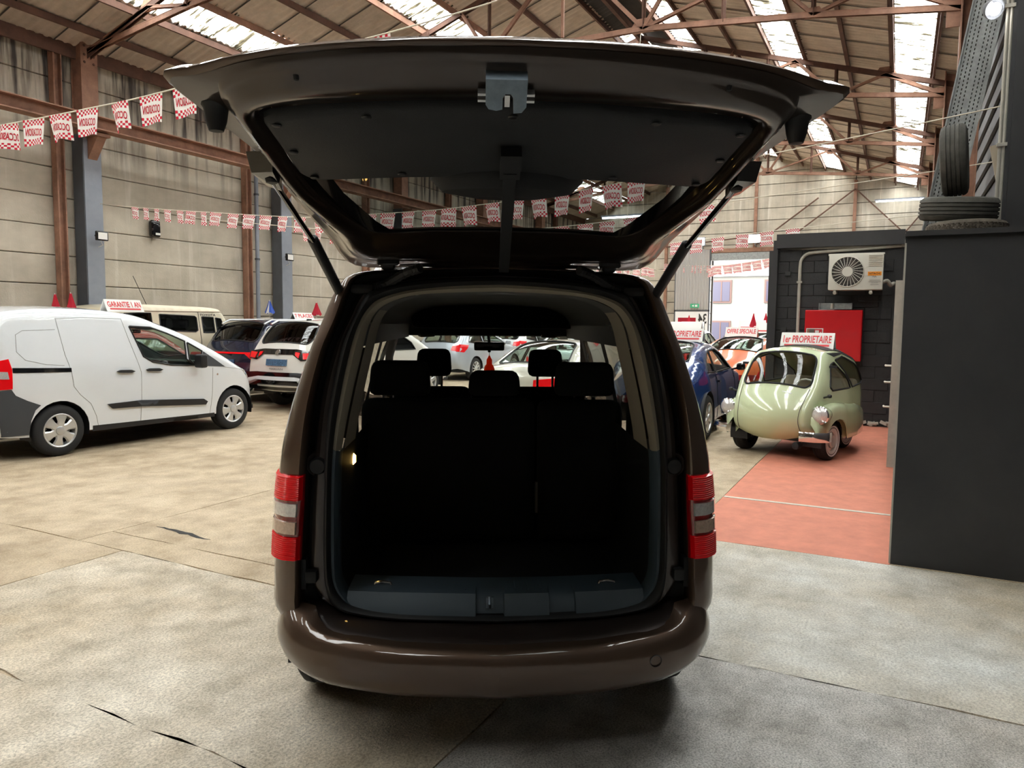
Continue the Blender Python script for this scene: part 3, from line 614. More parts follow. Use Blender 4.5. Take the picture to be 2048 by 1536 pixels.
b1 = seatback('rear_bench', -.685, .222, .56, 1.305, 1.04, .15, .12, [(-.49, 1.31, 1.495, .33), (.008, 1.31, 1.445, .285)])
b2 = seatback('rear_bench', .235, .685, .56, 1.30, 1.04, .15, .12, [(.49, 1.31, 1.492, .33)])
MB().box((.226, .985, .80), (.012, .02, .16)).ob('release_strap', 'headliner', b2, 20)
shift(rbox((1.36, .5, .16), .06, 3), (0, 1.42, .66)).ob('bench_cushion', 'cloth_black', van)
for s in (-1, 1):
    f = seatback('front_seat', s * .37 - .25, s * .37 + .25, .55, 1.29, 1.95, .14, .14, [(s * .365, 1.345, 1.525, .235)])
    shift(rbox((.5, .5, .16), .06, 3), (s * .37, 2.3, .62)).ob('cushion', 'cloth_black', f)
    MB().tube([(s * .70, .95, 1.30), (s * .685, .9, .95), (s * .68, .88, .7)], .02, 4).ob('seat_belt', 'cloth_black', van); shift(rbox((.05, .05, .09), .015), (s * .665, .6, 1.40)).ob('belt_anchor', 'beige_trim', van)
shift(rbox((.235, .03, .068), .02, 3), (.01, 2.98, 1.515)).ob('rear_view_mirror', 'gloss_black', van); MB().tube([(.01, 2.99, 1.5), (.012, 3.0, 1.47)], .012, 8).tube([(.01, 2.99, 1.54), (.0, 3.06, 1.64)], .012, 6).ob('mirror_stem', 'trim_black', van)
toy = thing('air_freshener', 'orange air freshener dangling under the mirror of the brown van', 'air freshener')
tm = MB().lathe([(0, 0), (.012, .004), (.014, .02), (.034, .03), (.042, .055), (.036, .085), (.022, .10), (.022, .135), (.012, .15), (.006, .165), (0, .17)], 14, 'z'); tm.v = [(p[0], p[1] * .5, p[2]) for p in tm.v]
def vloc(x, y, z):
    a = math.radians(-59.91); return (2.465 + x * math.cos(a) - y * math.sin(a), 1.329 + x * math.sin(a) + y * math.cos(a), z)
toy.location = vloc(.012, 3.0, 1.275); toy.rotation_euler = (0, 0, math.radians(-59.91)); tm.ob('figure', 'orange_toy', toy); MB().tube([(0, 0, .16), (0, 0, .21)], .003, 5).ob('string', 'cord', toy)
# sill plate with two pockets and lashing eyes
pr = [(-.0, .525), (.02, .565), (.055, .598), (.10, .602), (.24, .602), (.26, .545)]
sp = MB(); xs = [-.60, -.585, -.47, -.085, -.082, .028, .031, .212, .215, .318, .321, .5, .585, .60]
rows = []
for x in xs:
    rec = .03 if (-.083 < x < .03) or (.213 < x < .32) else 0; e = .03 * (abs(x) / .6) ** 2
    rows.append([(x, .10 + a + (rec if i < 4 else 0), b + e * .6 - (.0 if i not in (2,) else rec * .4)) for i, (a, b) in enumerate(pr)])
sp.loft(rows); sp.ob('sill_plate', 'navy_plastic', van, 35)
rb = MB()
for k in range(18):
    x = -.44 + .052 * k
    if abs(x + .02) > .07 and abs(x - .27) > .07: rb.box((x, .24, .604), (.006, .10, .004))
rb.ob('sill_ribs', 'navy_plastic', van, 0, kind='stuff')
for x in (-.47, .465):
    MB().tube([(x - .035, .235, .604), (x - .03, .235, .618), (x, .235, .623), (x + .03, .235, .618), (x + .035, .235, .604)], .007, 8).ob('lashing_eye', 'chrome', van); shift(rbox((.10, .05, .008), .003, 1), (x, .235, .606)).ob('eye_bezel', 'trim_black', van)
st = MB().tube([(-.028, .135, .548), (-.028, .115, .57), (-.028, .135, .59)], .006, 8).box((-.028, .14, .568), (.03, .012, .045)); st.ob('lock_striker', 'zinc', van, 30)
shift(rbox((.04, .03, .05), .01, 1), (-.64, .50, 1.09)).ob('cargo_lamp', 'cargo_lamp', van, label='small lit amber lamp in the left side wall of the cargo bay'); shift(rbox((.02, .05, .07), .008, 1), (-.655, .50, 1.09)).ob('lamp_bezel', 'beige_trim', van)
for s in (-1, 1):
    MB().lathe([(0, -.03), (.028, -.028), (.034, -.012), (.034, .03)], 18, 'y', (s * .705, .13, 1.132)).ob('bump_stop', 'black_rubber', van); MB().lathe([(.036, 0), (.05, -.006), (.055, .012)], 18, 'y', (s * .705, .14, 1.135)).ob('stop_socket', 'brown_inner', van)
    shift(rbox((.045, .05, .05), .012), (s * .735, .12, .69)).ob('side_buffer', 'black_rubber', van); MB().box((s * .765, .13, .70), (.02, .05, .12)).ob('buffer_bracket', 'trim_black', van, 20)
# lamps: a curved column in five bands, following the corner of the body
def corner_x(t, z):
    P = interp(z, [(b, a) for a, b in LP[3:11]]); Sx = interp(z, [(b, a) for a, b in LS[3:11]]); return P + (Sx - P) * t
def lamp_pt(t, z, o): 
    yy = interp(t, [(-.1, .10), (0, .066), (.12, .055), (.45, .068), (.78, .108), (.94, .155), (1.0, .24), (1.12, .34), (1.22, .44)])
    return (corner_x(min(t, 1.0), z) + o * min(1, max(0, (t - .3) * 1.4)) + (.012 * max(0, t - 1)), yy - o * (1 - max(0, min(1, (t - .55) / .45))), z)
def band(z0, z1, t0, t1, o, m, nm, ribs=0, par=None):
    q = MB(); n = ribs * 2 if ribs else 12; rows = []
    for i in range(n + 1):
        z = z0 + (z1 - z0) * i / n; oo = o + (.0025 if ribs and i % 2 else 0); sk = lambda t: -.018 * (t - .4)
        rows.append([lamp_pt(t0 + (t1 - t0) * j / 14, z, -.004 if j in (0, 14) or (i in (0, n)) else oo) for j in range(15)])
    q.loft(rows); q.mirror_x() if par is None else None; return q
for s, nm in ((-1, 'left'), (1, 'right')):
    host = MB(); 
    def half_only(q):
        if s < 0: q.v = [(-p[0], p[1], p[2]) for p in q.v]; q.f = [f[::-1] for f in q.f]
        return q
    tl = half_only(band(.768, 1.108, -.04, 1.18, .006, 'lens_red_dark', '', par=1)).ob('tail_lamp', 'lens_red_dark', van, 50)
    for z0, z1, t0, m, ribs in ((.772, .868, -.0, 'lens_red', 12), (.873, .929, .06, 'lens_amber', 0), (.942, 1.001, .06, 'lens_clear', 0), (1.006, 1.104, -.0, 'lens_red', 12)):
        half_only(band(z0, z1, t0, 1.14, .014, m, '', ribs, par=1)).ob('lens' if 'red' in m else 'indicator_lens', m, tl, 25)
# bumper
BP = [(0, -.135), (.3, -.126), (.55, -.10), (.72, -.052), (.815, .02), (.868, .12), (.893, .26), (.903, .42), (.905, .5)]
TOPZ = [(0, .475), (.37, .488), (.669, .52), (.745, .545), (.80, .562), (.87, .575), (.91, .58)]; CR = [(0, .452), (.435, .463), (.725, .492), (.815, .51), (.905, .52)]; BOT = [(0, .279), (.37, .291), (.65, .318), (.8, .352), (.9, .365)]
pts = cr(BP, 4); N = len(pts); rings = []; led = []
for i, (x, y) in enumerate(pts):
    a = pts[max(0, i - 1)]; b = pts[min(N - 1, i + 1)]; tx, ty = b[0] - a[0], b[1] - a[1]; L = math.hypot(tx, ty); nx, ny = ty / L, -tx / L
    t, c, bo = interp(x, TOPZ), interp(x, CR), interp(x, BOT)
    inn = interp(x, [(0, .085), (.6, .075), (.72, .09), (.80, .12), (.9, .05)])
    rise = interp(x, [(0, 0), (.70, 0), (.77, .022), (.85, .02), (.9, .0)])
    rings.append([(x + nx * o, y + ny * o, z) for o, z in ((-inn, t + rise), (-inn * .5, t + rise * .6 - .002), (-.022, t - .005), (-.005, c + .004), (.004, c - .02), (.006, c - .06), (.003, (c + bo) / 2), (-.012, bo + .035), (-.032, bo + .008), (-.07, bo - .004), (-.16, bo - .01))])
bu = MB().loft(rings).mirror_x().ob('bumper', 'brown_paint', van, 50)
MB().loft([[(p[0] * .98 - .0, p[1] + .01, p[2] + .004) for p in (r[0], r[0])] for r in rings[:3]]).ob('bumper_lip', 'black_plastic', bu)
le = MB(); 
for i, x in enumerate([.0, .2, .4, .58, .68, .735, .755]):
    z = interp(x, [(0, .487), (.4, .499), (.68, .536), (.76, .555)]); yb = interp(x, [(0, -.052), (.6, -.026), (.76, .05)]); le.add([], [])
    led.append([(x, yb - .002, z - .012), (x, yb + .02, z), (x, .085, z + .012), (x, .12, z + .02), (x, .15, z + .03)])
le.loft(led); le.mirror_x(); le.ob('loading_ledge', 'brown_inner', van, 40)
tw = MB().lathe([(.020, -.002), (.0235, -.0035), (.0235, .001)], 24, 'y', (.60, -.0955, .425)); tw.v = [(p[0], p[1] + (p[0] - .6) * .22, p[2]) for p in tw.v]; tw.ob('tow_eye_cover', 'brown_inner', bu)
MB().box((0, .25, .34), (1.3, .4, .04)).box((0, 1.9, .30), (1.3, 3.6, .06)).ob('underbody', 'black_plastic', van, 0)
ar = MB()
for s in (-1, 1):
    for y in (.66, 3.52): MB().arch((s * .88, y, .34), .37, -s * .22, 'x').ob('wheel_arch', 'black_plastic', van, 40)
# wheels for every vehicle share these meshes; unit wheel radius 1, axle along local Y, outer face towards -Y
tyre_me = MB().lathe([(.62, .28), (.70, .32), (.90, .31), (.975, .25), (1.0, .15), (.985, .13), (.985, .11), (1, .09), (1, .02), (.985, .01), (.985, -.01), (1, -.02), (1, -.09), (.985, -.11), (.985, -.13), (1, -.15), (.975, -.25), (.90, -.31), (.70, -.32), (.62, -.28)], 36).mesh('tyre', 'tyre', 40)
def rim_mesh(kind):
    q = MB()
    q.lathe([(.645, -.29), (.665, -.31), (.64, -.32), (.60, -.30), (.56, -.20), (.56, .25)], 36); q.disc((0, -.10, 0), .57, 'y', 24, 1)
    n = {'cap': 6, 'alloy': 5, 'multi': 10, 'steel': 0}[kind]
    for k in range(n):
        a = 2 * PI * k / n; w0, w1 = {'cap': (.17, .20), 'alloy': (.16, .11), 'multi': (.07, .055)}[kind]
        P = []
        for r, w, y in ((.12, w0, -.30), (.34, w0 * .82 if kind == 'cap' else (w0 + w1) / 2, -.325), (.61, w1 * (1.25 if kind == 'cap' else 1), -.295)):
            P.append([(r * math.cos(a) - d * w * math.sin(a), y + (0 if abs(d) < 1 else .05), r * math.sin(a) + d * w * math.cos(a)) for d in (-1, -.7, .7, 1)])
        q.loft(P)
    if kind == 'steel': q.lathe([(.0, -.30), (.30, -.36), (.34, -.33), (.36, -.24), (.50, -.22), (.58, -.27)], 30); q.lathe([(.52, -.28), (.80, -.335), (.80, -.33), (.52, -.27)], 36, mi=2)
    else: q.lathe([(0, -.36), (.11, -.355), (.17, -.33), (.20, -.27)], 20)
    return q.mesh('rim', ['alu', 'gloss_black', 'white_paint'], 35)
RIM = {k: rim_mesh(k) for k in ('cap', 'alloy', 'multi', 'steel')}
def wheel(par, x, y, r, side, kind='cap', wscale=1., turn=0.):
    """side -1: outer face towards local -Y, +1: towards +Y"""
    o = link('wheel', tyre_me, par, (x, y, r), (0, random.uniform(0, 1), 0) if False else (0, 0, (PI if side > 0 else 0) + turn), (r, r * wscale, r)); link('rim', RIM[kind], o, rot=(0, random.uniform(0, 1), 0)); return o
for s in (-1, 1):
    for y in (.70, 3.52):
        o = link('wheel', tyre_me, van, (s * .77, y, .33), (0, 0, PI / 2 if s > 0 else -PI / 2), (.33, .36, .33)); link('rim', RIM['alloy'], o)

# ------------------------------------------------------------------ tailgate, raised
def TG(P, off, n=4): return [(a, b, 1.93 + .318 * (.12 - b) + off * (interp(b, [(-.5, 1), (-.12, .30)]) if off < 0 else interp(b, [(-.66, 1), (-.52, .15)]))) for a, b in cr(P, n)]
TA = [(0, .17), (.3, .17), (.56, .16), (.615, -.10), (.662, -.35), (.695, -.60), (.735, -.72), (.779, -.82), (.826, -.957), (.755, -.985), (.63, -1.03), (.505, -1.06), (.369, -1.082), (.2, -1.098), (0, -1.104)]
TC = [(0, .10), (.3, .10), (.53, .09), (.580, -.12), (.625, -.38), (.660, -.6), (.675, -.72), (.69, -.82), (.705, -.93), (.68, -.985), (.6, -1.03), (.495, -1.058), (.362, -1.08), (.197, -1.094), (0, -1.10)]
E1 = [(0, .06), (.3, .05), (.51, .04), (.56, -.13), (.607, -.38), (.645, -.6), (.66, -.72), (.67, -.82), (.68, -.92), (.65, -.965), (.58, -1.0), (.485, -1.025), (.355, -1.045), (.195, -1.057), (0, -1.063)]
E2 = [(0, -.10), (.28, -.09), (.47, -.07), (.525, -.19), (.58, -.42), (.615, -.6), (.632, -.73), (.645, -.84), (.645, -.90), (.62, -.93), (.565, -.955), (.48, -.975), (.352, -.99), (.193, -1.0), (0, -1.005)]
TF = [(0, -.18), (.25, -.172), (.43, -.155), (.50, -.25), (.565, -.43), (.60, -.6), (.614, -.736), (.63, -.85), (.628, -.878), (.6, -.895), (.55, -.907), (.47, -.918), (.345, -.932), (.19, -.945), (0, -.95)]
sk = MB(); sc_ = lambda P, k, dy: [(a * k, (b + .45) * (k + dy) - .45) for a, b in P]
win = [(a, b) for a, b in TF]
sk.loft([TG(sc_(TA, .985, 0), -.010), TG(TA, -.003), TG(TA, .002), TG(sc_(TA, .97, 0), .022), TG(sc_(TA, .90, 0), .05), TG(sc_(TF, 1.03, .02), .055)])
sk.mirror_x(); tg = sk.ob('tailgate', 'brown_paint', van, 50)
MB().loft([[(a, b, c + .055) for a, b, c in [(x, y, 1.93 + .318 * (.12 - y)) for x, y in ((0, -.58), (.3, -.575), (.6, -.56))]], [(x, y, 1.93 + .318 * (.12 - y) + .06) for x, y in ((0, -.99), (.3, -.97), (.66, -.9))]]).mirror_x().ob('outer_skin', 'brown_paint', tg)
fr = MB(); fr.loft([TG(sc_(TA, .985, 0), -.010), TG(avg(TA, TC, .5), -.012), TG(TC, -.020), TG(avg(TC, E1, .12), -.034), TG(avg(TC, E1, .4), -.037), TG(avg(TC, E1, .75), -.043), TG(E1, -.058), TG(avg(E1, E2, .5), -.066), TG(E2, -.060), TG(avg(E2, TF, .4), -.044), TG(avg(E2, TF, .55), -.036), TG(TF, -.032), TG(TF, .03)]); fr.mirror_x(); fr.ob('inner_frame', 'brown_shade', tg, 50)
gw = [(0, -.17), (.25, -.165), (.44, -.15), (.51, -.25), (.575, -.43), (.60, -.58), (.3, -.60), (0, -.61)]
MB().add([(x, y, 1.93 + .318 * (.12 - y) + .002) for x, y in gw] + [(-x, y, 1.93 + .318 * (.12 - y) + .002) for x, y in gw[-2:0:-1]], [tuple(range(14))]).ob('rear_window', 'glass_grey', tg, 0)
def tq(P, off): return [(x, y, 1.93 + .318 * (.12 - y) + off) for x, y in P]
fb = MB()
ou = [(0, -.155), (.25, -.15), (.46, -.13), (.53, -.25), (.59, -.43), (.61, -.60)]; inn_ = [(0, -.20), (.24, -.192), (.385, -.178), (.425, -.24), (.50, -.43), (.535, -.60)]
fb.loft([tq(ou, -.010), tq(inn_, -.010)]); fb.mirror_x(); fb.ob('glass_border', 'gloss_black', tg, 30)
tpan = [(0, -.63), (.3, -.612), (.54, -.588), (.572, -.592), (.590, -.612), (.606, -.736), (.622, -.85), (.618, -.872), (.595, -.889), (.5, -.908), (.345, -.925), (.19, -.938), (0, -.943)]
full = tpan + [(-x, y) for x, y in tpan[-2:0:-1]]; n_ = len(full)
cxy = (0, -.77); ins = [(cxy[0] + (x - cxy[0]) * .975, cxy[1] + (y - cxy[1]) * .94) for x, y in full]
tpm = MB(); tpm.loft([tq(full + full[:1], -.030), tq(full + full[:1], -.044), tq(ins + ins[:1], -.056)]); tpm.add(tq(ins, -.056), [tuple(range(n_))]); tpm.ob('trim_panel', 'trim_black', tg, 40)
for x, y in ((.59, -.862), (.578, -.74), (.55, -.612), (.36, -.905), (.3, -.64), (0, -.92)):
    for s in (-1, 1) if x else (1,):
        MB().lathe([(0, -.004), (.010, -.003), (.013, 0)], 10, 'z', (s * x, y, 1.93 + .318 * (.12 - y) - .057)).ob('trim_clip', 'black_plastic', tg)
mo = MB().lathe([(0, -.05), (.10, -.05), (.19, -.035), (.225, 0), (.22, .03)], 36, 'z'); mo.v = [(p[0], p[1] * .42 - .57, p[2] + 1.93 + .318 * .69 - .035) for p in mo.v]; mo.ob('wiper_motor_cover', 'trim_black', tg)
MB().bar((.002, -.80, 1.93 + .318 * .92 - .075), (.002, -.70, 1.93 + .318 * .82 - .085), .055, .03).bar((.002, -.73, 1.93 + .318 * .85 - .09), (.012, -.03, 1.93 + .318 * .15 - .085), .036, .02).ob('centre_bar', 'trim_black', tg, 20)
# lock, rubber stops, strut brackets, loom, hinges
lk = MB(); yl = -1.02; zl = 1.93 + .318 * 1.14
prof = [(-.047, .035), (.047, .035), (.047, -.035), (.037, -.05), (.018, -.052), (.016, -.012), (.010, -.002), (-.002, -.002), (-.008, -.012), (-.008, -.042), (-.022, -.046), (-.040, -.042), (-.047, -.030)]
R4 = RX(.887); pz = [Vector((x, 0, z)) for x, z in prof]
def lkp(p, d): v = R4 @ Vector((p.x, d - .03, p.z)); return (v.x - .022, v.y - 1.045, v.z + 2.24)
m_ = len(pz); lk.add([lkp(p, 0) for p in pz] + [lkp(p, .035) for p in pz], [tuple(range(m_)), tuple(range(m_, 2 * m_))[::-1]] + [(i, (i + 1) % m_, m_ + (i + 1) % m_, m_ + i) for i in range(m_)])
lo_ = lk.ob('tailgate_lock', 'zinc', tg, 20, label='grey blue metal lock with a hooked slot')
MB().box(lkp(Vector((.003, 0, -.03)), .02), (.012, .012, .03), R4).ob('latch_claw', 'chrome', lo_, 20)
for s in (-1, 1):
    for dz in (.0, -.016): MB().box(lkp(Vector((s * .056, 0, dz - .006)), .012), (.018, .02, .006), R4).ob('lock_tab', 'alu', lo_, 20)
    MB().lathe([(0, -.012), (.006, -.01), (.008, 0)], 8, 'z', (s * .50, -1.03, 1.93 + .318 * 1.15 - .04)).ob('rubber_plug', 'black_rubber', tg)
    bz = 1.93 + .318 * (.12 + .86)
    bs = MB().lathe([(0, -.068), (.018, -.064), (.026, -.04), (.030, -.01), (.038, 0), (.038, .02)], 14, 'z', (s * .742, -.85, bz - .006)); bs.ob('rubber_stop', 'black_rubber', tg)
    MB().tube([(s * .79, -.93, bz + .02), (s * .755, -.80, bz - .02)], .008, 6).ob('edge_strip', 'black_rubber', tg)
    MB().add([(s * .655, -.68, 2.165), (s * .735, -.635, 2.17), (s * .705, -.545, 2.14), (s * .655, -.56, 2.125), (s * .655, -.66, 2.11), (s * .725, -.62, 2.115), (s * .70, -.555, 2.09), (s * .655, -.56, 2.075)], [(0, 1, 2, 3), (7, 6, 5, 4), (0, 4, 5, 1), (1, 5, 6, 2), (2, 6, 7, 3), (3, 7, 4, 0)]).ob('strut_bracket', 'gloss_black', tg, 20)
    MB().lathe([(0, -.02), (.018, -.014), (.022, 0), (.018, .014), (0, .02)], 12, 'z', (s * .672, -.60, 2.105)).tube([(s * .67, -.60, 2.10), (s * .67, -.60, 2.15)], .014, 8).ob('ball_joint', 'black_plastic', tg)
    a_, b_, c_ = Vector((s * .672, -.60, 2.10)), Vector((s * .655, -.17, 1.985)), Vector((s * .61, .17, 1.785))
    so = MB().tube([b_ + (c_ - b_) * .0, b_ + (c_ - b_) * .02, c_], [.012, .019, .019], 12).ob('gas_strut', 'black_plastic', van); MB().tube([a_, b_ + (c_ - b_) * .1], .0095, 10).ob('strut_rod', 'gloss_black', so); MB().lathe([(0, -.02), (.02, 0), (0, .02)], 10, 'z', tuple(c_)).ob('strut_foot', 'black_plastic', so)
    hg = shift(rbox((.055, .10, .05), .008, 1), (s * .432, .18, 1.925)).ob('hinge', 'black_plastic', van, 30); shift(rbox((.085, .05, .025), .006, 1), (s * .425, .10, 1.925)).ob('hinge_plate', 'gloss_black', hg, 30)
    W_ = cr([(s * .30, .04, 1.90), (s * .36, .10, 1.885), (s * .44, .15, 1.845), (s * .485, .17, 1.835), (s * .53, .18, 1.83)], 8); wl_ = MB().tube(W_, [.016 + .004 * (i % 2) for i in range(len(W_))], 8); wl_.ob('wiring_loom', 'black_rubber', van)
    shift(rbox((.09, .05, .04), .018, 2), (s * .535, .165, 1.825)).ob('loom_grommet', 'black_rubber', van)
ra = MB()
for s in (-1, 1): ra.tube([(s * .53, .5, 1.90), (s * .53, .62, 1.94), (s * .53, 2.6, 1.94), (s * .53, 2.8, 1.90)], .014, 8)
ra.ob('roof_rail', 'alu', van)
# ------------------------------------------------------------------ the other vehicles: side panels cut from an outline, bridged over the top
class Car:
    """local +X forward, +Y left, Z up, origin on the floor"""
    GT = .9
    def __init__(s, name, label, cat, loc, heading, top, wheels, sill, plan, prof, paintm, roll=.12, crown=((0, .03), (9, .03)), ws=None, rwin=None, windows=(), gm='glass_tint', group=None, style='alloy', wsc=1., inside=True, arch='black_plastic', smin=.86, lower=None, rear=None):
        s.root = thing(name, label, cat, (loc[0], loc[1], 0), heading, group); s.prof, s.plan, s.roll, s.top0 = prof, plan, roll, top
        n = 5; s.path = cr([(p[0], p[1]) for p in top], n); s.poly = s.path; s.crown = crown
        iz = max(range(len(s.path)), key=lambda i: s.path[i][1]); s.rear = sorted([(z, x) for x, z in s.path[:iz + 1]]); s.front = sorted([(z, x) for x, z in s.path[iz:]])
        s.wh = wheels; r = wheels[2]; ra = r * 1.16
        xr, xf = wheels[0], wheels[1]; bot = []
        def archp(x0, a0, a1): return [(x0 + ra * math.cos(a0 + (a1 - a0) * k / 14), max(sill, r + ra * math.sin(a0 + (a1 - a0) * k / 14))) for k in range(15)]
        a = math.asin(max(-1, (sill - r) / ra))
        bot = archp(xf, a, PI - a) + (archp(xr, a, PI - a) if rear is None else [])
        s.outline = s.path + bot
        ex = []
        for k in range(1, len(s.path) - 1):
            ax, az = s.path[k - 1]; bx, bz = s.path[k + 1]; L = math.hypot(bx - ax, bz - az) or 1; nx, nz = (bz - az) / L, -(bx - ax) / L
            for d in (.12, .35, .7, 1.05): ex.append((s.path[k][0] + nx * roll * d, s.path[k][1] + nz * roll * d))
        hol = [[(x, z) for x, z in w] for w in windows]
        for sd, nm in ((1, 'left'), (-1, 'right')):
            panel(s.outline, hol, lambda x, z: (x, sd * s.w(x, z), z), .11, ex).ob('body_side', paintm, s.root, 50)
            for w in hol:
                panel(w, [], lambda x, z: (x, sd * (s.w(x, z) - .012), z), .12).ob('side_window', gm, s.root, 50)
                L = resample(w, .1); MB().tube([(x, sd * (s.w(x, z) + .002), z) for x, z in L + L[:1]], .012, 5, cap=False).ob('window_seal', 'black_rubber', s.root, 60)
        # bridge across the car
        ts = [-1, -.5 - s.GT / 2 - .02, -s.GT, -.75, -.5, -.2, .2, .5, .75, s.GT, .52 + s.GT / 2, 1]
        def rowp(k, o=0.):
            x, z = s.path[k]; w = s.w(x, z); ax, az = s.path[max(0, k - 1)]; bx, bz = s.path[min(len(s.path) - 1, k + 1)]; L = math.hypot(bx - ax, bz - az) or 1; nx, nz = -(bz - az) / L, (bx - ax) / L
            c = interp(k / n, crown)
            return [(x + nx * (c * (1 - t * t) + o), t * w, z + nz * (c * (1 - t * t) + o)) for t in ts]
        rows = [rowp(k) for k in range(len(s.path))]; s.rows = rows
        body = MB(); G = {}
        for k in range(len(rows) - 1):
            kind = None
            for tag, rg in (('windscreen', ws), ('rear_window', rwin)):
                if rg and rg[0] * n <= k < rg[1] * n: kind = tag
            if kind:
                g = G.setdefault(kind, []); g.append(k); body.loft([rows[k][:3], rows[k + 1][:3]]); body.loft([rows[k][-3:], rows[k + 1][-3:]])
            else: body.loft([rows[k], rows[k + 1]])
        body.ob('body_shell', paintm, s.root, 50)
        def sp(kf, t, o):
            k = min(int(kf), len(s.path) - 2); f = kf - k; P = []
            for kk in (k, k + 1):
                x, z = s.path[kk]; w = s.w(x, z); ax, az = s.path[max(0, kk - 1)]; bx, bz = s.path[min(len(s.path) - 1, kk + 1)]; L = math.hypot(bx - ax, bz - az) or 1; c = interp(kk / n, crown) * (1 - t * t) + o
                P.append((x - (bz - az) / L * c, t * w, z + (bx - ax) / L * c))
            return tuple(a + (b - a) * f for a, b in zip(*P))
        for tag, ks in G.items():
            q = MB(); q.loft([rowp(k, -.006)[2:-2] for k in ks + [ks[-1] + 1]]); q.ob(tag, gm, s.root, 60)
            ka, kb = ks[0], ks[-1] + 1; rk_, rt_ = (kb - ka) * .24, .17; ring = []
            for kc, tc, a0 in ((ka, -s.GT, PI), (ka, s.GT, PI * 1.5), (kb, s.GT, 0), (kb, -s.GT, PI * .5)):
                cc_k = kc + (rk_ if kc == ka else -rk_); cc_t = tc + (rt_ if tc < 0 else -rt_); arc = []
                for m in range(7):
                    a = a0 + PI / 2 * m / 6; arc.append((cc_k + rk_ * math.sin(a), cc_t + rt_ * math.cos(a)))
                ring += arc; fl = MB(); fl.add([sp(kc, tc, .001)] + [sp(*p, .001) for p in arc], [(0, m + 1, m + 2) for m in range(6)]); fl.ob('corner_fillet', paintm, s.root, 50)
            out = []
            for a, b in zip(ring, ring[1:] + ring[:1]):
                nn = max(1, int(max(abs(b[0] - a[0]) / .8, abs(b[1] - a[1]) / .2)))
                out += [(a[0] + (b[0] - a[0]) * m / nn, a[1] + (b[1] - a[1]) * m / nn) for m in range(nn)]
            MB().tube([sp(*p, .003) for p in out + out[:1]], .013, 5, cap=False).ob('window_seal', 'black_rubber', s.root, 60)
        q = MB()
        wa = s.w(xr, r + .1)
        for x in ((xr, xf) if rear is None else (xf,)):
            ww = s.w(x, r + .2)
            for sd in (-1, 1): MB().arch((x, sd * (ww - .012), r), ra, -sd * .25).ob('wheel_arch', 'black_plastic', s.root, 40)
        zb = sill + .03; MB().box(((s.path[0][0] + s.path[-1][0]) / 2, 0, zb), (abs(s.path[-1][0] - s.path[0][0]) - (.1 if rear is None else .5), wa * 1.7, .06)).ob('underbody', 'black_plastic', s.root, 0)
        for x in (xr, xf):
            for sd in (-1, 1): wheel(s.root, x, sd * (rear if rear and x == xr else s.w(x, r) - r * wsc * .33 + (.02 if rear else 0)), r, sd, style, wsc)
        if inside: s.cabin()
    def w(s, x, z):
        w = interp(x, s.plan) * interp(z, s.prof); d = dseg(x, z, s.path)
        if d < s.roll: t = 1 - d / s.roll; w -= s.roll * .8 * (1 - math.sqrt(max(0, 1 - t * t)))
        return max(.05, w)
    def cabin(s, m='seat_dark'):
        xs = [p[0] for p in s.path]; zt = max(p[1] for p in s.path); x0, x1 = min(xs), max(xs); L = x1 - x0; w = interp((x0 + x1) / 2, s.plan)
        zs = zt * .50; xc = x0 + L * .52
        MB().box((xc - L * .05, 0, zs * .62), (L * .62, w * 1.6, .05)).ob('cabin_floor', 'seat_dark', s.root, 0)
        for sd in (-1, 1):
            q = shift(rbox((.14, w * .55, zt * .42), .05, 2), (xc - .1, sd * w * .42, zs * .62 + zt * .22), RY(-.2)); q.ob('seat', m, s.root)
            shift(rbox((.1, .22, .17), .04, 2), (xc - .2, sd * w * .42, zs * .62 + zt * .50)).ob('headrest', m, s.root)
        shift(rbox((.3, w * 1.55, .14), .04, 2), (xc + .75, 0, zs * 1.12)).ob('dashboard', 'trim_black', s.root)
        a = [(xc + .5 + .06 * math.sin(t * PI / 8), w * .42 + .17 * math.cos(t * PI / 8), zs * 1.18 + .17 * math.sin(t * PI / 8)) for t in range(17)]
        MB().tube(a, .014, 6, cap=False).bar(a[0], a[8], .03, .02).ob('steering_wheel', 'gloss_black', s.root)
    def side(s, nm, P, m, sd=-1, off=.012, sp=.1, hol=()):
        return panel(P, hol, lambda x, z: (x, sd * (s.w(x, z) + off), z), sp, rim=lambda x, z: (x, sd * (s.w(x, z) - .01), z)).ob(nm, m, s.root, 35)
    def cx(s, end, y, z, off):
        T = s.rear if end == 'rear' else s.front; x = interp(z, T); w = max(.1, s.w(x, z)); c = interp(2 if end == 'rear' else len(s.top0) - 2, s.crown) if False else interp(z, [(0, s.crown[0][1] if end == 'rear' else s.crown[-1][1]), (9, s.crown[0][1] if end == 'rear' else s.crown[-1][1])])
        k = c * max(0, 1 - (y / w) ** 2) + off; return x - k if end == 'rear' else x + k
    def end(s, nm, P, m, end='rear', off=.012, sp=.12, hol=()):
        return panel(P, hol, lambda y, z: (s.cx(end, y, z, off), y, z), sp, rim=lambda y, z: (s.cx(end, y, z, -.015), y, z)).ob(nm, m, s.root, 35)
    def seam(s, P, sd=-1, m='gloss_black', r=.005):
        return MB().tube([(x, sd * (s.w(x, z) + .0005), z) for x, z in resample_open(P, .08)], r, 5).ob('panel_gap', m, s.root, 60)
def resample_open(P, sp):
    out = []
    for a, b in zip(P, P[1:]):
        L = math.hypot(b[0] - a[0], b[1] - a[1]); n = max(1, int(L / sp)); out += [(a[0] + (b[0] - a[0]) * k / n, a[1] + (b[1] - a[1]) * k / n) for k in range(n)]
    return out + [P[-1]]
def sym(P): return [(-a, b) for a, b in P[::-1]]
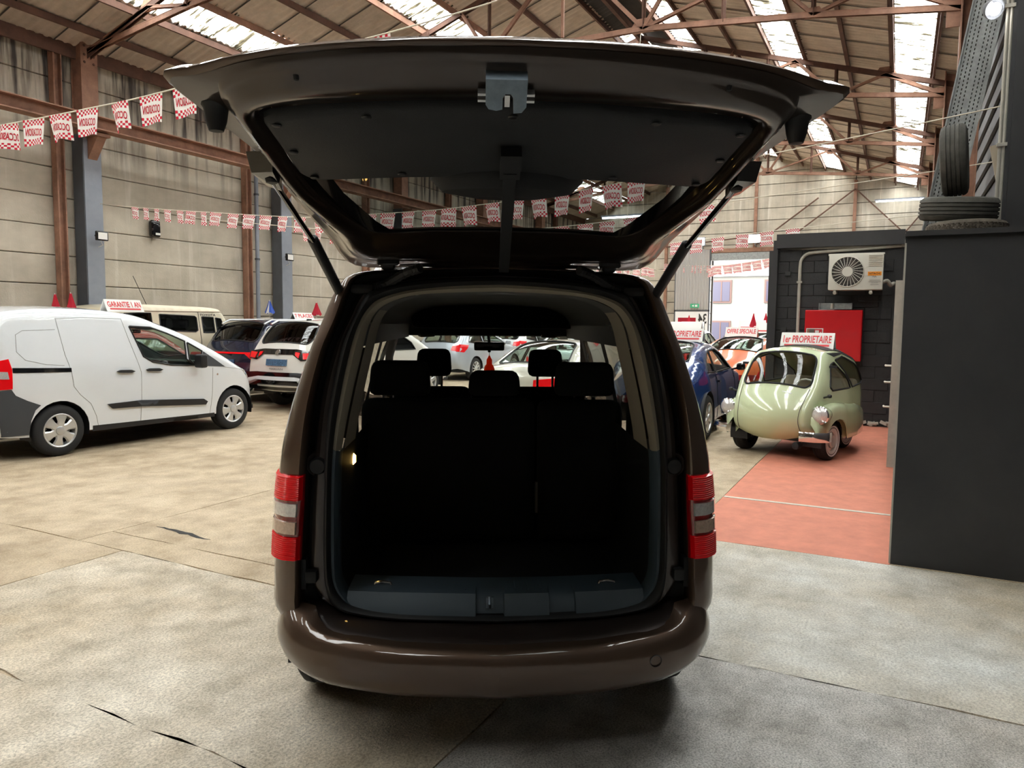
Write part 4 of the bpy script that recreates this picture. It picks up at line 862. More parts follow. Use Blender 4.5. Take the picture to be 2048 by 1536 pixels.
def plate(car, y, z, w, h, end='rear', m='plate_blue'):
    car.end('licence_plate', [(y - w / 2, z - h / 2), (y + w / 2, z - h / 2), (y + w / 2, z + h / 2), (y - w / 2, z + h / 2)], m, end, .025)

# white panel van, right flank towards us
O = 7.0
vt = [(4.86, .30), (4.82, .42), (4.80, .60), (4.80, 1.1), (4.84, 1.5), (4.95, 1.70), (5.15, 1.785), (5.7, 1.82), (6.3, 1.80), (6.75, 1.74), (7.1, 1.62), (7.5, 1.47), (8.0, 1.22), (8.25, 1.08), (8.45, .985), (8.68, .87), (8.82, .72), (8.88, .55), (8.88, .35), (8.80, .24)]
pv = Car('panel_van', 'white panel van with black rubbing strip and six-hole wheel trims', 'van', (O, 10.05), 0, [(x - O, z) for x, z in vt], (5.54 - O, 8.28 - O, .318), .28,
    [(4.8 - O, .80), (4.95 - O, .875), (5.3 - O, .93), (7.6 - O, .93), (8.2 - O, .90), (8.6 - O, .80), (8.88 - O, .62)], [(0, .97), (.5, 1.0), (.95, 1.0), (1.1, .985), (1.45, .90), (1.85, .79)], 'white_paint', .10,
    [(0, .03), (7, .04), (9, .04), (13, .05), (19, .12)], (9, 13), None,
    [[(x - O, z) for x, z in ((6.585, 1.60), (6.9, 1.585), (7.15, 1.50), (7.42, 1.385), (7.40, 1.13), (7.52, 1.03), (7.14, 1.055), (6.85, 1.11), (6.72, 1.19))], [(x - O, z) for x, z in ((7.46, 1.365), (7.70, 1.235), (7.60, 1.03), (7.55, 1.03), (7.45, 1.12))]], 'glass_green', style='cap', wsc=1.0)
pv.side('mirror_triangle', [(x - O, z) for x, z in ((7.72, 1.23), (8.10, .985), (7.62, 1.02))], 'grey_cladding', -1, .006)
pv.side('rubbing_strip', [(x - O, z) for x, z in ((6.15, .59), (6.22, .525), (6.63, .515), (7.70, .44), (7.735, .485), (7.66, .53), (6.64, .60))], 'black_plastic', -1, .022)
pv.side('slide_rail', [(x - O, z) for x, z in ((5.03, 1.055), (5.70, 1.035), (5.70, 1.085), (5.03, 1.115))], 'gloss_black', -1, .006)
for xa in (6.30, 6.73):
    o = pv.side('door_handle', [(xa - O + a, z) for a, z in ((0, 1.01), (.03, .99), (.10, .985), (.20, .98), (.255, 1.0), (.2, 1.02), (.05, 1.025))], 'black_plastic', -1, .03)
for P in ([(5.61, 1.70), (5.63, 1.45), (5.65, 1.25), (5.70, 1.03), (5.72, .85), (5.80, .74), (5.93, .62), (6.0, .45), (6.03, .30)], [(6.49, 1.70), (6.54, 1.45), (6.61, 1.17), (6.66, .98), (6.65, .6), (6.63, .29)], [(7.86, .98), (7.84, .6), (7.79, .29)], [(5.61, 1.695), (6.0, 1.71), (6.49, 1.70)], [(8.1, .98), (8.45, .93), (8.55, .90)],
          [(5.12, 1.5), (5.2, 1.55), (5.58, 1.56)], [(5.12, 1.5), (5.10, 1.3), (5.18, 1.2), (5.4, 1.14), (5.62, 1.12)]): pv.seam([(x - O, z) for x, z in P], -1, 'galv', .0035)
for sd in (-1, 1):
    pv.side('tail_lamp', [(x - O, z) for x, z in ((4.83, .86), (5.01, .87), (5.02, 1.10), (5.0, 1.22), (4.87, 1.19))], 'lens_red', sd, .014); pv.side('reverse_lens', [(x - O, z) for x, z in ((4.84, .99), (4.98, .985), (4.97, 1.07), (4.85, 1.08))], 'lens_clear', sd, .02)
    pv.side('rear_bumper_side', [(x - O, z) for x, z in ((4.83, .845), (5.0, .86), (5.04, .79), (5.16, .72), (5.30, .655), (5.24, .60), (5.19, .48), (5.165, .31), (4.90, .31))], 'grey_cladding', sd, .012)
    pv.side('headlamp', [(x - O, z) for x, z in ((8.50, .945), (8.62, .91), (8.74, .78), (8.70, .76), (8.58, .84))], 'lens_clear', sd, .01)
    pv.side('front_bumper_side', [(x - O, z) for x, z in ((8.66, .40), (8.85, .43), (8.86, .30), (8.78, .26), (8.64, .27))], 'grey_cladding', sd, .014)
    shift(rbox((.12, .17, .20), .04, 3), (7.53 - O, sd * 1.06, 1.10)).ob('door_mirror', 'black_plastic', pv.root); MB().bar((7.56 - O, sd * .88, 1.05), (7.54 - O, sd * 1.0, 1.06), .08, .05).ob('mirror_arm', 'black_plastic', pv.root, 20)
    pv.side('sill_strip', [(x - O, z) for x, z in ((5.95, .33), (7.88, .30), (7.88, .24), (5.95, .26))], 'black_plastic', sd, .004)
pv.end('rear_bumper', [(-.86, .33), (.86, .33), (.86, .62), (-.86, .62)], 'grey_cladding', 'rear', .03)
MB().lathe([(0, .0), (.012, -.004), (.016, 0)], 10, 'y', (7.93 - O, -.935, .88)).ob('side_repeater', 'lens_amber', pv.root)
shift(rbox((.05, .22, .06), .02), (7.25 - O, 0, 1.52)).ob('inner_mirror', 'gloss_black', pv.root)

# beige estate 4x4 against the wall
C0 = 10.6
lt = [(9.12, .55), (9.08, .9), (9.10, 1.35), (9.16, 1.80), (9.32, 1.93), (9.7, 1.985), (10.5, 1.985), (11.55, 1.955), (11.78, 1.86), (11.95, 1.55), (12.15, 1.25), (12.4, 1.20), (13.1, 1.14), (13.3, 1.0), (13.35, .6)]
lc = Car('four_by_four', 'cream boxy four by four standing against the concrete wall', 'car', (C0, 14.12), 0, [(x - C0, z) for x, z in lt], (9.75 - C0, 12.3 - C0, .40), .5, [(-2.6, .88), (2.7, .88)], [(0, 1.), (1.25, 1.0), (2.0, .86)], 'cream_paint', .09, [(0, .02), (20, .02)], (8.2, 10), (2.2, 3),
    [[(x - C0, z) for x, z in ((10.17, 1.80), (11.02, 1.77), (11.06, 1.74), (11.06, 1.47), (11.0, 1.44), (10.22, 1.47), (10.16, 1.52))], [(x - C0, z) for x, z in ((9.30, 1.8), (9.7, 1.82), (9.98, 1.82), (9.98, 1.5), (9.28, 1.46))], [(x - C0, z) for x, z in ((11.2, 1.76), (11.50, 1.75), (11.5, 1.42), (11.2, 1.42))], [(x - C0, z) for x, z in ((11.56, 1.74), (11.70, 1.72), (11.78, 1.5), (11.56, 1.45))]], 'glass_tint', style='steel', wsc=1.1)
for x in (11.12,): lc.seam([(x - C0, 1.88), (x - C0, .6)], -1, 'gloss_black', .007)
lc.seam([(9.2 - C0, 1.86), (11.75 - C0, 1.87)], -1, 'tan', .014)
tx = fit_text('TOYOTA', .42, .05); tx.v = [(x + 11.36 - C0, -(lc.w(.9, 1.80) + .008), y + 1.80) for x, y, z in tx.v]; tx.ob('lettering', 'ink', lc.root, 0)
MB().tube([(10.05 - C0, -.6, 1.95), (9.75 - C0, -.6, 2.55)], .006, 5).ob('aerial', 'black_plastic', lc.root)

# two SUVs seen from behind
def suv(name, label, loc, pm, zr, style):
    t = [(-2.25, .42), (-2.30, .55), (-2.30, .75), (-2.27, .98), (-2.20, 1.14), (-2.02, 1.38), (-1.86, 1.57), (-1.72, zr - .06), (-1.4, zr), (-.3, zr + .02), (.4, zr - .04), (1.0, 1.36), (1.45, 1.12), (2.0, 1.0), (2.35, .85), (2.42, .6), (2.38, .4)]
    return Car(name, label, 'car', loc, 0, t, (-1.42, 1.38, .36), .34, [(-2.3, .82), (-2.0, .91), (1.4, .93), (2.42, .72)], [(0, .98), (.75, 1.0), (1.0, .97), (1.75, .74)], pm, .10, [(0, .10), (5, .10), (8, .05), (16, .08)], (10, 12.4), (4.3, 6.6),
        [[(-1.45, 1.12), (-1.25, 1.5), (-.6, 1.56), (-.6, 1.1)], [(-.5, 1.1), (-.5, 1.56), (.2, 1.53), (.75, 1.25), (.85, 1.1)]], 'glass_dark', style=style)
sw = suv('white_suv', 'pearl white SUV seen from behind, ahead of the white panel van', (12.62, 10.22), 'pearl_paint', 1.66, 'alloy')
sw.end('lamp_band', [(-.78, .98), (-.55, .96), (-.36, 1.07), (.36, 1.07), (.55, .96), (.78, .98), (.80, 1.12), (.4, 1.17), (-.4, 1.17), (-.80, 1.12)], 'gloss_black', 'rear', .02)
for s in (-1, 1):
    sw.end('tail_lamp', [(s * .76, 1.0), (s * .60, .99), (s * .56, 1.10), (s * .77, 1.11)], 'lens_red', 'rear', .03); sw.end('tail_lamp', [(s * .50, 1.01), (s * .42, 1.06), (s * .40, 1.12), (s * .50, 1.11)], 'lens_red', 'rear', .03)
    sw.end('bumper_trim', [(s * .80, .48), (s * .52, .56), (s * .5, .60), (s * .80, .53)], 'alu', 'rear', .04); MB().tube([(-1.9, s * .60, 1.62), (-1.7, s * .61, 1.70), (0, s * .62, 1.72), (.5, s * .61, 1.66)], .02, 6).ob('roof_rail', 'alu', sw.root)
sw.end('lower_bumper', [(-.80, .40), (.80, .40), (.84, .72), (.5, .74), (-.5, .74), (-.84, .72)], 'gloss_black', 'rear', .015)
sw.end('diffuser_bar', [(-.84, .60), (-.45, .66), (.45, .66), (.84, .60), (.84, .52), (.5, .59), (-.5, .59), (-.84, .52)], 'white_paint', 'rear', .035); sw.end('bumper_trim', [(-.5, .50), (.5, .50), (.5, .465), (-.5, .465)], 'alu', 'rear', .04)
plate(sw, .0, .92, .50, .12)
sw.end('badge', [(.05 * math.cos(k * PI / 6), 1.11 + .05 * math.sin(k * PI / 6)) for k in range(12)], 'chrome', 'rear', .035, .05)
tx = fit_text('TIGUAN', .34, .035, False); tx.v = [(sw.cx('rear', -x, y + .80, .008), -x, y + .80) for x, y, z in tx.v]; tx.ob('lettering', 'galv', sw.root, 0)
MB().bar((-2.19, .30, 1.20), (-2.18, -.08, 1.19), .03, .02).ob('rear_wiper', 'galv', sw.root, 20); shift(rbox((.12, .04, .04), .015), (-1.5, 0, 1.71)).ob('roof_aerial', 'gloss_black', sw.root)
sdk = suv('dark_suv', 'dark navy SUV seen from behind, beyond the white SUV', (13.1, 12.1), 'navy_paint', 1.66, 'alloy')
sdk.end('light_bar', [(-.8, 1.02), (.8, 1.02), (.8, 1.055), (-.8, 1.055)], 'lens_red', 'rear', .02)
for s in (-1, 1): sdk.end('tail_lamp', [(s * .80, .90), (s * .72, .88), (s * .45, 1.05), (s * .80, 1.06)], 'lens_red', 'rear', .025); MB().tube([(-1.9, s * .60, 1.62), (-1.7, s * .61, 1.70), (0, s * .62, 1.72), (.5, s * .61, 1.66)], .02, 6).ob('roof_rail', 'alu', sdk.root)
sp_ = MB(); sp_.loft([[(-1.78, y, 1.60 - .04 * (y / .6) ** 2), (-1.98, y, 1.585 - .04 * (y / .6) ** 2), (-1.98, y, 1.55 - .04 * (y / .6) ** 2), (-1.78, y, 1.54)] for y in (-.62, -.4, 0, .4, .62)]); sp_.ob('spoiler', 'gloss_black', sdk.root); MB().bar((-2.19, .30, 1.20), (-2.18, -.08, 1.19), .03, .02).ob('rear_wiper', 'galv', sdk.root, 20)
plate(sdk, 0, .85, .5, .12)

# sports coupes with a sloping tail
def coupe(name, label, loc, pm, gm, style='alloy', frame='black_rubber'):
    t = [(-2.02, .40), (-2.12, .52), (-2.10, .66), (-1.95, .84), (-1.55, 1.00), (-.95, 1.24), (-.45, 1.365), (-.05, 1.395), (.25, 1.375), (.55, 1.28), (1.02, .98), (1.3, .92), (1.75, .80), (2.08, .62), (2.14, .45), (2.08, .28)]
    c = Car(name, label, 'car', loc, 0, t, (-1.22, 1.26, .335), .24, [(-2.12, .62), (-1.9, .78), (-1.2, .90), (-.2, .845), (1.2, .875), (2.0, .66)], [(0, .95), (.45, 1.0), (.85, .96), (1.38, .70)], pm, .13, [(0, .16), (4, .10), (7, .04), (10, .06), (15, .12)], (8.6, 10.2), (4.3, 6.2),
        [[(-1.02, .985), (-.80, 1.16), (-.55, 1.25), (-.40, 1.27), (-.46, .96)], [(-.38, .955), (-.33, 1.285), (.12, 1.30), (.35, 1.22), (.72, .97)]], gm, style=style, wsc=1.25)
    for s in (-1, 1): c.side('tail_lamp', [(-2.10, .62), (-1.95, .66), (-1.90, .76), (-2.02, .76)], 'lens_red', s, .012); c.side('headlamp', [(1.72 + .13 * math.cos(k * PI / 6), .66 + .12 * math.sin(k * PI / 6)) for k in range(12)], 'lens_clear', s, .012, .05); q = shift(rbox((.12, .14, .12), .045, 3), (.66, s * .97, 1.0)); q.ob('door_mirror', 'gloss_black', c.root); MB().bar((.66, s * .83, .95), (.66, s * .93, .98), .05, .03).ob('mirror_arm', 'gloss_black', c.root, 20)
    for P in ([(-.48, .94), (-.55, .5), (-.5, .27)], [(.80, .95), (.86, .5), (.8, .27)]): c.seam(P, -1)
    c.end('reflector_band', [(-.6, .60), (.6, .60), (.6, .70), (-.6, .70)], 'lens_red_dark', 'rear', .01)
    c.side('door_handle', [(-.36, .80), (-.18, .79), (-.18, .82), (-.36, .83)], 'gloss_black', -1, .018)
    return c
bc = coupe('sports_coupe', 'dark blue sports coupe beside the pale green bubble car', (12.2, 3.30), 'blue_paint', 'glass_green')
oc = coupe('sports_coupe', 'bright orange sports coupe behind the dark blue one', (17.45, 3.08), 'orange_paint', 'glass_green')
for c, tx_ in ((bc, None), (oc, None)): plate(c, 0, .47, .5, .11)

# hatch and saloons seen through the windscreen and in the lane to the gate
def saloon(name, label, loc, hdg, pm, zr=1.42, gm='glass_green', tail=.95, style='multi', L=1., group=None):
    t = [(-2.15, .36), (-2.22, .5), (-2.2, .68), (-2.12, tail), (-1.75, tail + .05), (-1.55, tail + .08), (-.95, zr - .06), (-.5, zr), (.0, zr), (.4, zr - .07), (1.05, .98), (1.4, .93), (1.95, .80), (2.2, .62), (2.22, .42), (2.15, .28)]
    c = Car(name, label, 'car', loc, hdg, [(x * L, z) for x, z in t], (-1.32 * L, 1.35 * L, .33), .25, [(-2.2 * L, .70), (-1.8 * L, .84), (-1.0, .89), (1.2, .89), (2.2 * L, .66)], [(0, .96), (.5, 1.0), (.9, .97), (zr, .68)], pm, .11, [(0, .10), (5, .06), (8, .04), (16, .12)], (9, 10.4), (4.8, 6.3),
        [[(-1.3 * L, tail + .07), (-.85, zr - .13), (-.35, zr - .09), (-.35, .95)], [(-.27, .95), (-.27, zr - .09), (.15, zr - .10), (.75, .98)]], gm, style=style)
    for s in (-1, 1):
        c.side('tail_lamp', [(-2.17 * L, .70), (-1.92 * L, .76), (-1.86 * L, .88), (-2.09 * L, .90)], 'lens_red', s, .012); c.end('tail_lamp', [(s * .70, .72), (s * .36, .74), (s * .36, .84), (s * .70, .88)], 'lens_red', 'rear', .014); c.side('headlamp', [(1.75, .62), (2.12 * L, .55), (2.1 * L, .66), (1.72, .76)], 'lens_clear', s, .012)
        shift(rbox((.12, .16, .11), .04, 2), (.74, s * .98, 1.0)).ob('door_mirror', pm, c.root); MB().bar((.74, s * .83, .96), (.74, s * .93, .98), .05, .03).ob('mirror_arm', 'gloss_black', c.root, 20)
    return c
def hatch(name, label, loc, hdg, pm, zr=1.5, gm='glass_green', style='multi', L=1., lampz=.95):
    t = [(-1.98, .36), (-2.05, .5), (-2.05, .70), (-2.0, .90), (-1.90, 1.04), (-1.72, 1.24), (-1.60, zr - .10), (-1.35, zr), (-.5, zr + .02), (.15, zr - .06), (.85, 1.08), (1.15, 1.0), (1.75, .86), (2.0, .66), (2.02, .42), (1.96, .28)]
    c = Car(name, label, 'car', loc, hdg, [(x * L, z) for x, z in t], (-1.25 * L, 1.22 * L, .33), .25, [(-2.05 * L, .72), (-1.7 * L, .87), (1.1, .88), (2.0 * L, .64)], [(0, .96), (.5, 1.0), (.95, .97), (zr, .72)], pm, .11, [(0, .09), (5, .06), (8, .04), (16, .12)], (9, 10.2), (4.2, 6.2),
        [[(-1.55 * L, 1.12), (-1.4 * L, zr - .18), (-.75 * L, zr - .12), (-.75 * L, 1.02)], [(-.67 * L, 1.02), (-.67 * L, zr - .12), (.0, zr - .14), (.62 * L, 1.05), (.6 * L, 1.0)]], gm, style=style)
    for s in (-1, 1):
        c.side('tail_lamp', [(-2.02 * L, lampz - .10), (-1.85 * L, lampz - .12), (-1.62 * L, lampz + .09), (-1.92 * L, lampz + .11)], 'lens_red', s, .012); c.end('tail_lamp', [(s * .74, lampz - .10), (s * .48, lampz - .06), (s * .48, lampz + .06), (s * .72, lampz + .10)], 'lens_red', 'rear', .014)
        shift(rbox((.12, .16, .11), .04, 2), (.55, s * .97, 1.08)).ob('door_mirror', pm, c.root); MB().bar((.55, s * .83, 1.04), (.55, s * .93, 1.06), .05, .03).ob('mirror_arm', 'gloss_black', c.root, 20)
    return c
hatch('hatchback', 'pale silver hatchback seen through the brown van windscreen, red tail lamp', (20.2, 11.85), 0, 'silver_paint', 1.46)
wc = saloon('saloon_car', 'off-white low coupe just ahead of the brown van, red lamps', (12.3, 5.2), 0, 'champagne_paint', 1.36, style='alloy')
hatch('hatchback', 'small red hatchback half hidden behind the white panel van cab', (8.62, 12.05), 0, 'red_paint', 1.50, L=.76)
hatch('hatchback', 'white hatchback at the back of the lane behind the silver one', (25.5, 12.6), 0, 'white_paint', 1.5)
saloon('saloon_car', 'white saloon behind the off-white coupe, below the gate wall', (18.2, 7.4), .1, 'white_paint', 1.42)
saloon('saloon_car', 'dark saloon beyond the blue coupe near the gate', (22.4, 5.9), .0, 'dark_paint', 1.45)
hatch('hatchback', 'dark grey hatchback parked furthest down the lane beside the gate', (27.5, 4.6), 0, 'dark_paint', 1.5)
saloon('saloon_car', 'champagne saloon parked between the orange coupe and the gate', (22.9, 3.3), 0, 'champagne_paint', 1.42)
saloon('saloon_car', 'white saloon nearest the sliding gate', (29.3, 7.2), 0, 'white_paint', 1.45)
# estate with a roof rack behind the panel van
we = Car('estate_car', 'beige boxy van with a white roof rack, behind the rear of the white panel van', 'van', (4.62, 12.2), 0, [(-2.05, .5), (-2.1, .9), (-2.05, 1.4), (-1.95, 1.70), (-1.7, 1.77), (-.5, 1.80), (1.3, 1.78), (1.65, 1.70), (1.85, 1.35), (2.05, 1.05), (2.12, .8), (2.10, .45)], (-1.3, 1.35, .33), .35, [(-2.1, .84), (2.1, .84)], [(0, 1.), (1.1, 1.0), (1.8, .88)], 'cream_paint', .09, [(0, .03), (20, .03)], (7.2, 9), (1.6, 3), [[(-1.5, 1.1), (-1.5, 1.6), (1.2, 1.6), (1.6, 1.1)]], 'glass_tint', style='steel')
rk = MB()
for y in (-.55, .55): rk.tube([(-1.5, y, 1.92), (1.3, y, 1.92)], .018, 6); rk.tube([(-1.5, y, 2.02), (1.3, y, 2.02)], .012, 6)
for x in (-1.5, -.8, -.1, .6, 1.3):
    rk.tube([(x, -.55, 1.92), (x, .55, 1.92)], .015, 6)
    for y in (-.55, .55): rk.tube([(x, y, 1.76), (x, y, 2.02)], .012, 6)
rk.ob('roof_rack', 'sign_white', we.root)

# pale green bubble car, front door towards us
Car.GT = .955
gt = [(-1.32, .34), (-1.42, .50), (-1.40, .72), (-1.30, .92), (-1.15, 1.13), (-.85, 1.28), (-.45, 1.36), (-.05, 1.365), (.10, 1.325), (.24, 1.16), (.40, .90), (.54, .70), (.59, .54), (.555, .41), (.46, .325)]
bub = Car('bubble_car', 'pale green three-window bubble car with front door and chrome bumpers', 'car', (10.46, 1.245), math.radians(160.0), gt, (-1.0, .12, .245), .26, [(-1.45, .30), (-1.2, .44), (-.85, .58), (-.3, .655), (.2, .64), (.40, .565), (.62, .49)], [(0, .93), (.40, 1.0), (.75, 1.0), (.95, .96), (1.37, .74)], 'green_paint', .085, [(0, .16), (5, .12), (7, .05), (8, .07), (10, .11), (12, .13), (14, .11)], (8.05, 9.92), None,
    [[(.20, .93), (.04, 1.20), (-.06, 1.23), (-.28, 1.06), (-.36, .90), (.14, .885)], [(-.12, 1.26), (-.35, 1.30), (-.75, 1.20), (-1.02, 1.04), (-1.08, .95), (-.44, .905), (-.30, 1.10)]], 'glass_clear', style='steel', wsc=1.05, inside=False, rear=.26)
bub.side('soft_top', [(-.0, 1.345), (-.12, 1.30), (-.4, 1.335), (-.8, 1.24), (-1.1, 1.06), (-1.13, 1.10), (-.84, 1.27), (-.45, 1.352)], 'black_rubber', 1, .006, .06)
k0, k1 = 25, 37
q = MB(); q.loft([[(p[0] - .004, p[1], p[2] + .008) for p in bub.rows[k][1:-1]] for k in range(20, 35)]); q.ob('roof_cloth', 'black_rubber', bub.root, 60, label='folded-back black cloth roof')
for s in (1, -1):
    # wing: a long bulge along the flank, cut by the wheel opening
    wg = MB(); pr_ = []
    for x in (.50, .47, .42, .36, .30, .22, .12, .02, -.06, -.12, -.17, -.3, -.5, -.75, -.98):
        tz = interp(x, [(-1.0, .62), (-.5, .70), (.2, .74), (.42, .68), (.5, .56)]); yo = interp(x, [(-1.0, .56), (-.6, .67), (0, .725), (.40, .71), (.5, .63)]); yi = bub.w(x, .6) - .06
        d = abs(x - .12); bz = .245 + math.sqrt(max(0, .29 ** 2 - d * d)) if d < .29 else .27; bz = max(bz, .27) if x < .4 else .36
        pr_.append([(x, s * (yi + (yo - yi) * a), bz + (tz - bz) * b) for a, b in ((0, 1.0), (.45, .985), (.78, .90), (.95, .70), (1.0, .42), (.97, 0), (.90, -.02))])
    wg.loft(pr_); wg.add(pr_[0], [tuple(range(7))]); wg.ob('front_wing', 'green_paint', bub.root, 60)
    pod = MB().lathe([(0, -.26), (.06, -.22), (.098, -.10), (.108, 0), (.10, .02)], 20, 'x', (.47, s * .635, .60)); pod.ob('lamp_pod', 'green_paint', bub.root, 60)
    hlp = MB().lathe([(.108, -.005), (.114, .012), (.100, .022)], 24, 'x', (.47, s * .635, .60)).ob('lamp_rim', 'chrome', bub.root, 60); MB().lathe([(0, .055), (.06, .045), (.100, .018)], 20, 'x', (.47, s * .635, .60)).ob('lamp_glass', 'lens_clear', hlp, 60)
    bq = [(.68, s * .47, .345), (.67, s * .55, .345), (.63, s * .66, .345), (.53, s * .75, .345), (.44, s * .77, .345)]
    bm2 = MB(); 
    for dz in (0,): bm2.loft([[(x + dx, y + s * dy, z + dz2) for dx, dy, dz2 in ((-.02, 0, .055), (.035, .02, .06), (.06, .03, 0), (.035, .02, -.06), (-.02, 0, -.055))] for x, y, z in cr(bq, 4)])
    bm2.ob('bumper', 'chrome', bub.root, 50)
    MB().tube([(.30, s * .58, .80), (.34, s * .68, .83)], .012, 6).lathe([(0, -.03), (.02, -.02), (.024, 0), (.02, .02), (0, .03)], 10, 'y', (.34, s * .68, .83)).ob('indicator', 'black_rubber', bub.root)
    MB().box((.10, s * .60, 1.18), (.05, .08, .03)).ob('hinge', 'black_rubber', bub.root, 20)
MB().lathe([(0, .04), (.045, .03), (.05, 0), (.045, -.08)], 14, 'x', (.55, .38, .20)).ob('horn', 'black_plastic', bub.root)
for t_ in (2, 9): MB().tube([(p[0] + .001, p[1], p[2]) for p in (r[t_] for r in bub.rows[50:69])], .0045, 5).ob('door_gap', 'seat_brown', bub.root, 60)
MB().box((-.3, 0, .24), (1.2, .8, .05)).ob('chassis', 'black_plastic', bub.root, 0)
def bubf(y, z, o=.01):
    best = min(((abs(p[1] - y) + abs(p[2] - z), p) for r in bub.rows[38:68] for p in r)); 
    x = interp(z, bub.front); w = max(.1, bub.w(x, z)); c = interp(z, [(.27, .15), (.7, .125), (1.14, .09), (1.3, .07)]); return (x + (c * (1 - (y / w) ** 2) + o) * .87, y, z)
bs_ = MB(); bs_.add([bubf(y, z, .014) for y, z in ((.02, .80), (.07, .795), (.06, .755), (.02, .72), (-.02, .75))], [(0, 1, 2, 3, 4)]); bs_.ob('badge', 'sticker', bub.root, 0)
MB().tube([bubf(-.05 + .11 * k, .88 - .012 * k + .01 * math.sin(k), .03) for k in range(-1, 4)], .009, 6).ob('wiper', 'alu', bub.root)
MB().tube([bubf(y, z, .004) for y, z in ((.0, .33), (.0, .5), (-.02, .66), (-.08, .74), (-.2, .80), (-.42, .84))], .006, 6).ob('door_crease', 'green_paint', bub.root)
shift(rbox((.5, 1.0, .18), .06, 3), (-.55, 0, .52)).ob('bench_seat', 'tan', bub.root); shift(rbox((.14, 1.0, .42), .06, 3), (-.82, 0, .78), RY(-.25)).ob('bench_back', 'tan', bub.root)
a = [(.10 + .05 * math.sin(t * PI / 8), .28 + .17 * math.cos(t * PI / 8), .84 + .17 * math.sin(t * PI / 8)) for t in range(17)]; MB().tube(a, .012, 6, cap=False).bar(a[0], a[8], .02, .02).ob('steering_wheel', 'white_plastic', bub.root)
# ------------------------------------------------------------------ props on the right
def tyre_mesh(r, wd, tread, mt):
    q = MB(); w = wd / 2; prof = [(r * .60, -w * .75), (r * .66, -w * .98), (r * .82, -w * 1.05), (r * .93, -w * .95), (r * .985, -w * .72)]
    gr = [-.50, -.17, .17, .50] if tread == 'rib' else []
    zz = -.72
    for g in gr: prof += [(r * .995, w * (g - .05)), (r * .962, w * (g - .035)), (r * .962, w * (g + .035)), (r * .995, w * (g + .05))]
    prof += [(r * .985, w * .72), (r * .93, w * .95), (r * .82, w * 1.05), (r * .66, w * .98), (r * .60, w * .75), (r * .585, 0), (r * .60, -w * .75)]
    n = 72; rings = []
    for k in range(n + 1):
        a = 2 * PI * k / n; R = []
        for rr, h in prof:
            d = 0
            if rr > r * .92 and abs(h) > w * .55: d = -.007 * (k % 2)
            if tread == 'vee' and rr > r * .97: d = -.012 if ((k * 1.0 + abs(h) / w * 5) % 2) < .8 else 0
            R.append(((rr + d) * math.cos(a), (rr + d) * math.sin(a), h))
        rings.append(R)
    if tread == 'vee':
        # a finer crown so that the V grooves read
        prof2 = [(r * .99, w * (-.7 + 1.4 * j / 12)) for j in range(13)]; q.loft([[((rr - (.012 if ((k + abs(h) / w * 6) % 3) < 1 else 0)) * math.cos(2 * PI * k / 144), (rr - (.012 if ((k + abs(h) / w * 6) % 3) < 1 else 0)) * math.sin(2 * PI * k / 144), h) for rr, h in prof2] for k in range(145)])
    q.loft(rings); return q.mesh('tyre', mt, 30)
tr = tyre_mesh(.315, .20, 'rib', 'old_tyre'); tv = tyre_mesh(.315, .19, 'vee', 'old_tyre_brown')
def loose(me, label, loc, rot): return link('loose_tyre', me, None, loc, rot, None, label, 'tyre', 'old tyres piled on the store room roof')
loose(tv, 'V-tread tyre lowest at the front of the pile on the store room roof', (7.62, -.475, 2.50), (0, .0, .4))
loose(tr, 'ribbed tyre half hidden behind the V-tread one', (8.27, -.45, 2.50), (0, 0, 1.3))
loose(tr, 'wide ribbed tyre lying flat on top of the pile', (7.84, -.42, 2.745), (.04, -.13, .2))
loose(tr, 'dusty ribbed tyre standing upright on the flat ones', (7.86, -.37, 3.18), (1.50, 0, -.10))
loose(tv, 'small V-tread tyre seen behind the upright one', (9.0, -.66, 2.54), (0, 0, 0))
pk = thing('perforated_plank', 'long grey perforated steel plank leaning up behind the tyres', 'plank', (8.78, -.255, 2.39))
pp = []
for k in range(26): pp.append((k * .09))
Rk = RX(.135) @ RZm(0.0)
def pkp(x, y, z): v = RX(.15) @ Vector((x, y, z)); return tuple(v)
q = MB()
for a_, b_, d in ((-.085, .085, 0),): q.box((0, -0, 1.35), (.012, .27, 2.9), None)
q.box((-.02, -.135, 1.35), (.05, .012, 2.9)); q.box((-.02, .135, 1.35), (.05, .012, 2.9)); q.v = [pkp(*p) for p in q.v]; q.ob('plank_board', 'galv', pk, 0)
ho = MB()
for k in range(64):
    for i_, y in enumerate((-.10, -.065, -.03, .03, .065, .10)): ho.box((-.0075, y, .1 + k * .04 + (.02 if i_ % 2 else 0)), (.003, .008, .020))
ho.v = [pkp(*p) for p in ho.v]; ho.ob('perforations', 'gloss_black', pk, 0, kind='stuff')
dc = thing('dark_column', 'dark grey boxed column rising behind the tyres', 'column', (8.25, -1.0, 2.33))
MB().box((.05, 0, 3.0), (.45, .46, 6.0)).ob('shaft', 'box_grey', dc, 0); MB().box((-.18, .05, 3.0), (.02, .30, 6.0)).ob('cover_plate', 'dark_trim', dc, 0)
for y in (.245, .275): MB().tube([(-.16, y, .2), (-.16, y, 6.0)], .014, 8).ob('conduit', 'conduit', dc)
for z in (1.0, 2.2, 3.4): MB().box((-.17, .26, z), (.04, .08, .03)).ob('conduit_clip', 'conduit', dc, 20)
fl_ = thing('floodlight', 'lit round floodlight on the dark column above the tyres', 'lamp', (8.02, -.62, 4.50)); hd_ = MB().lathe([(0, -.10), (.06, -.09), (.085, -.03), (.085, 0)], 20, 'x'); hd_.v = [tuple(RY(-.5) @ RZm(.5) @ Vector((-p[0], p[1], p[2]))) for p in hd_.v]; hd_.ob('housing', 'grey_steel_dark', fl_)
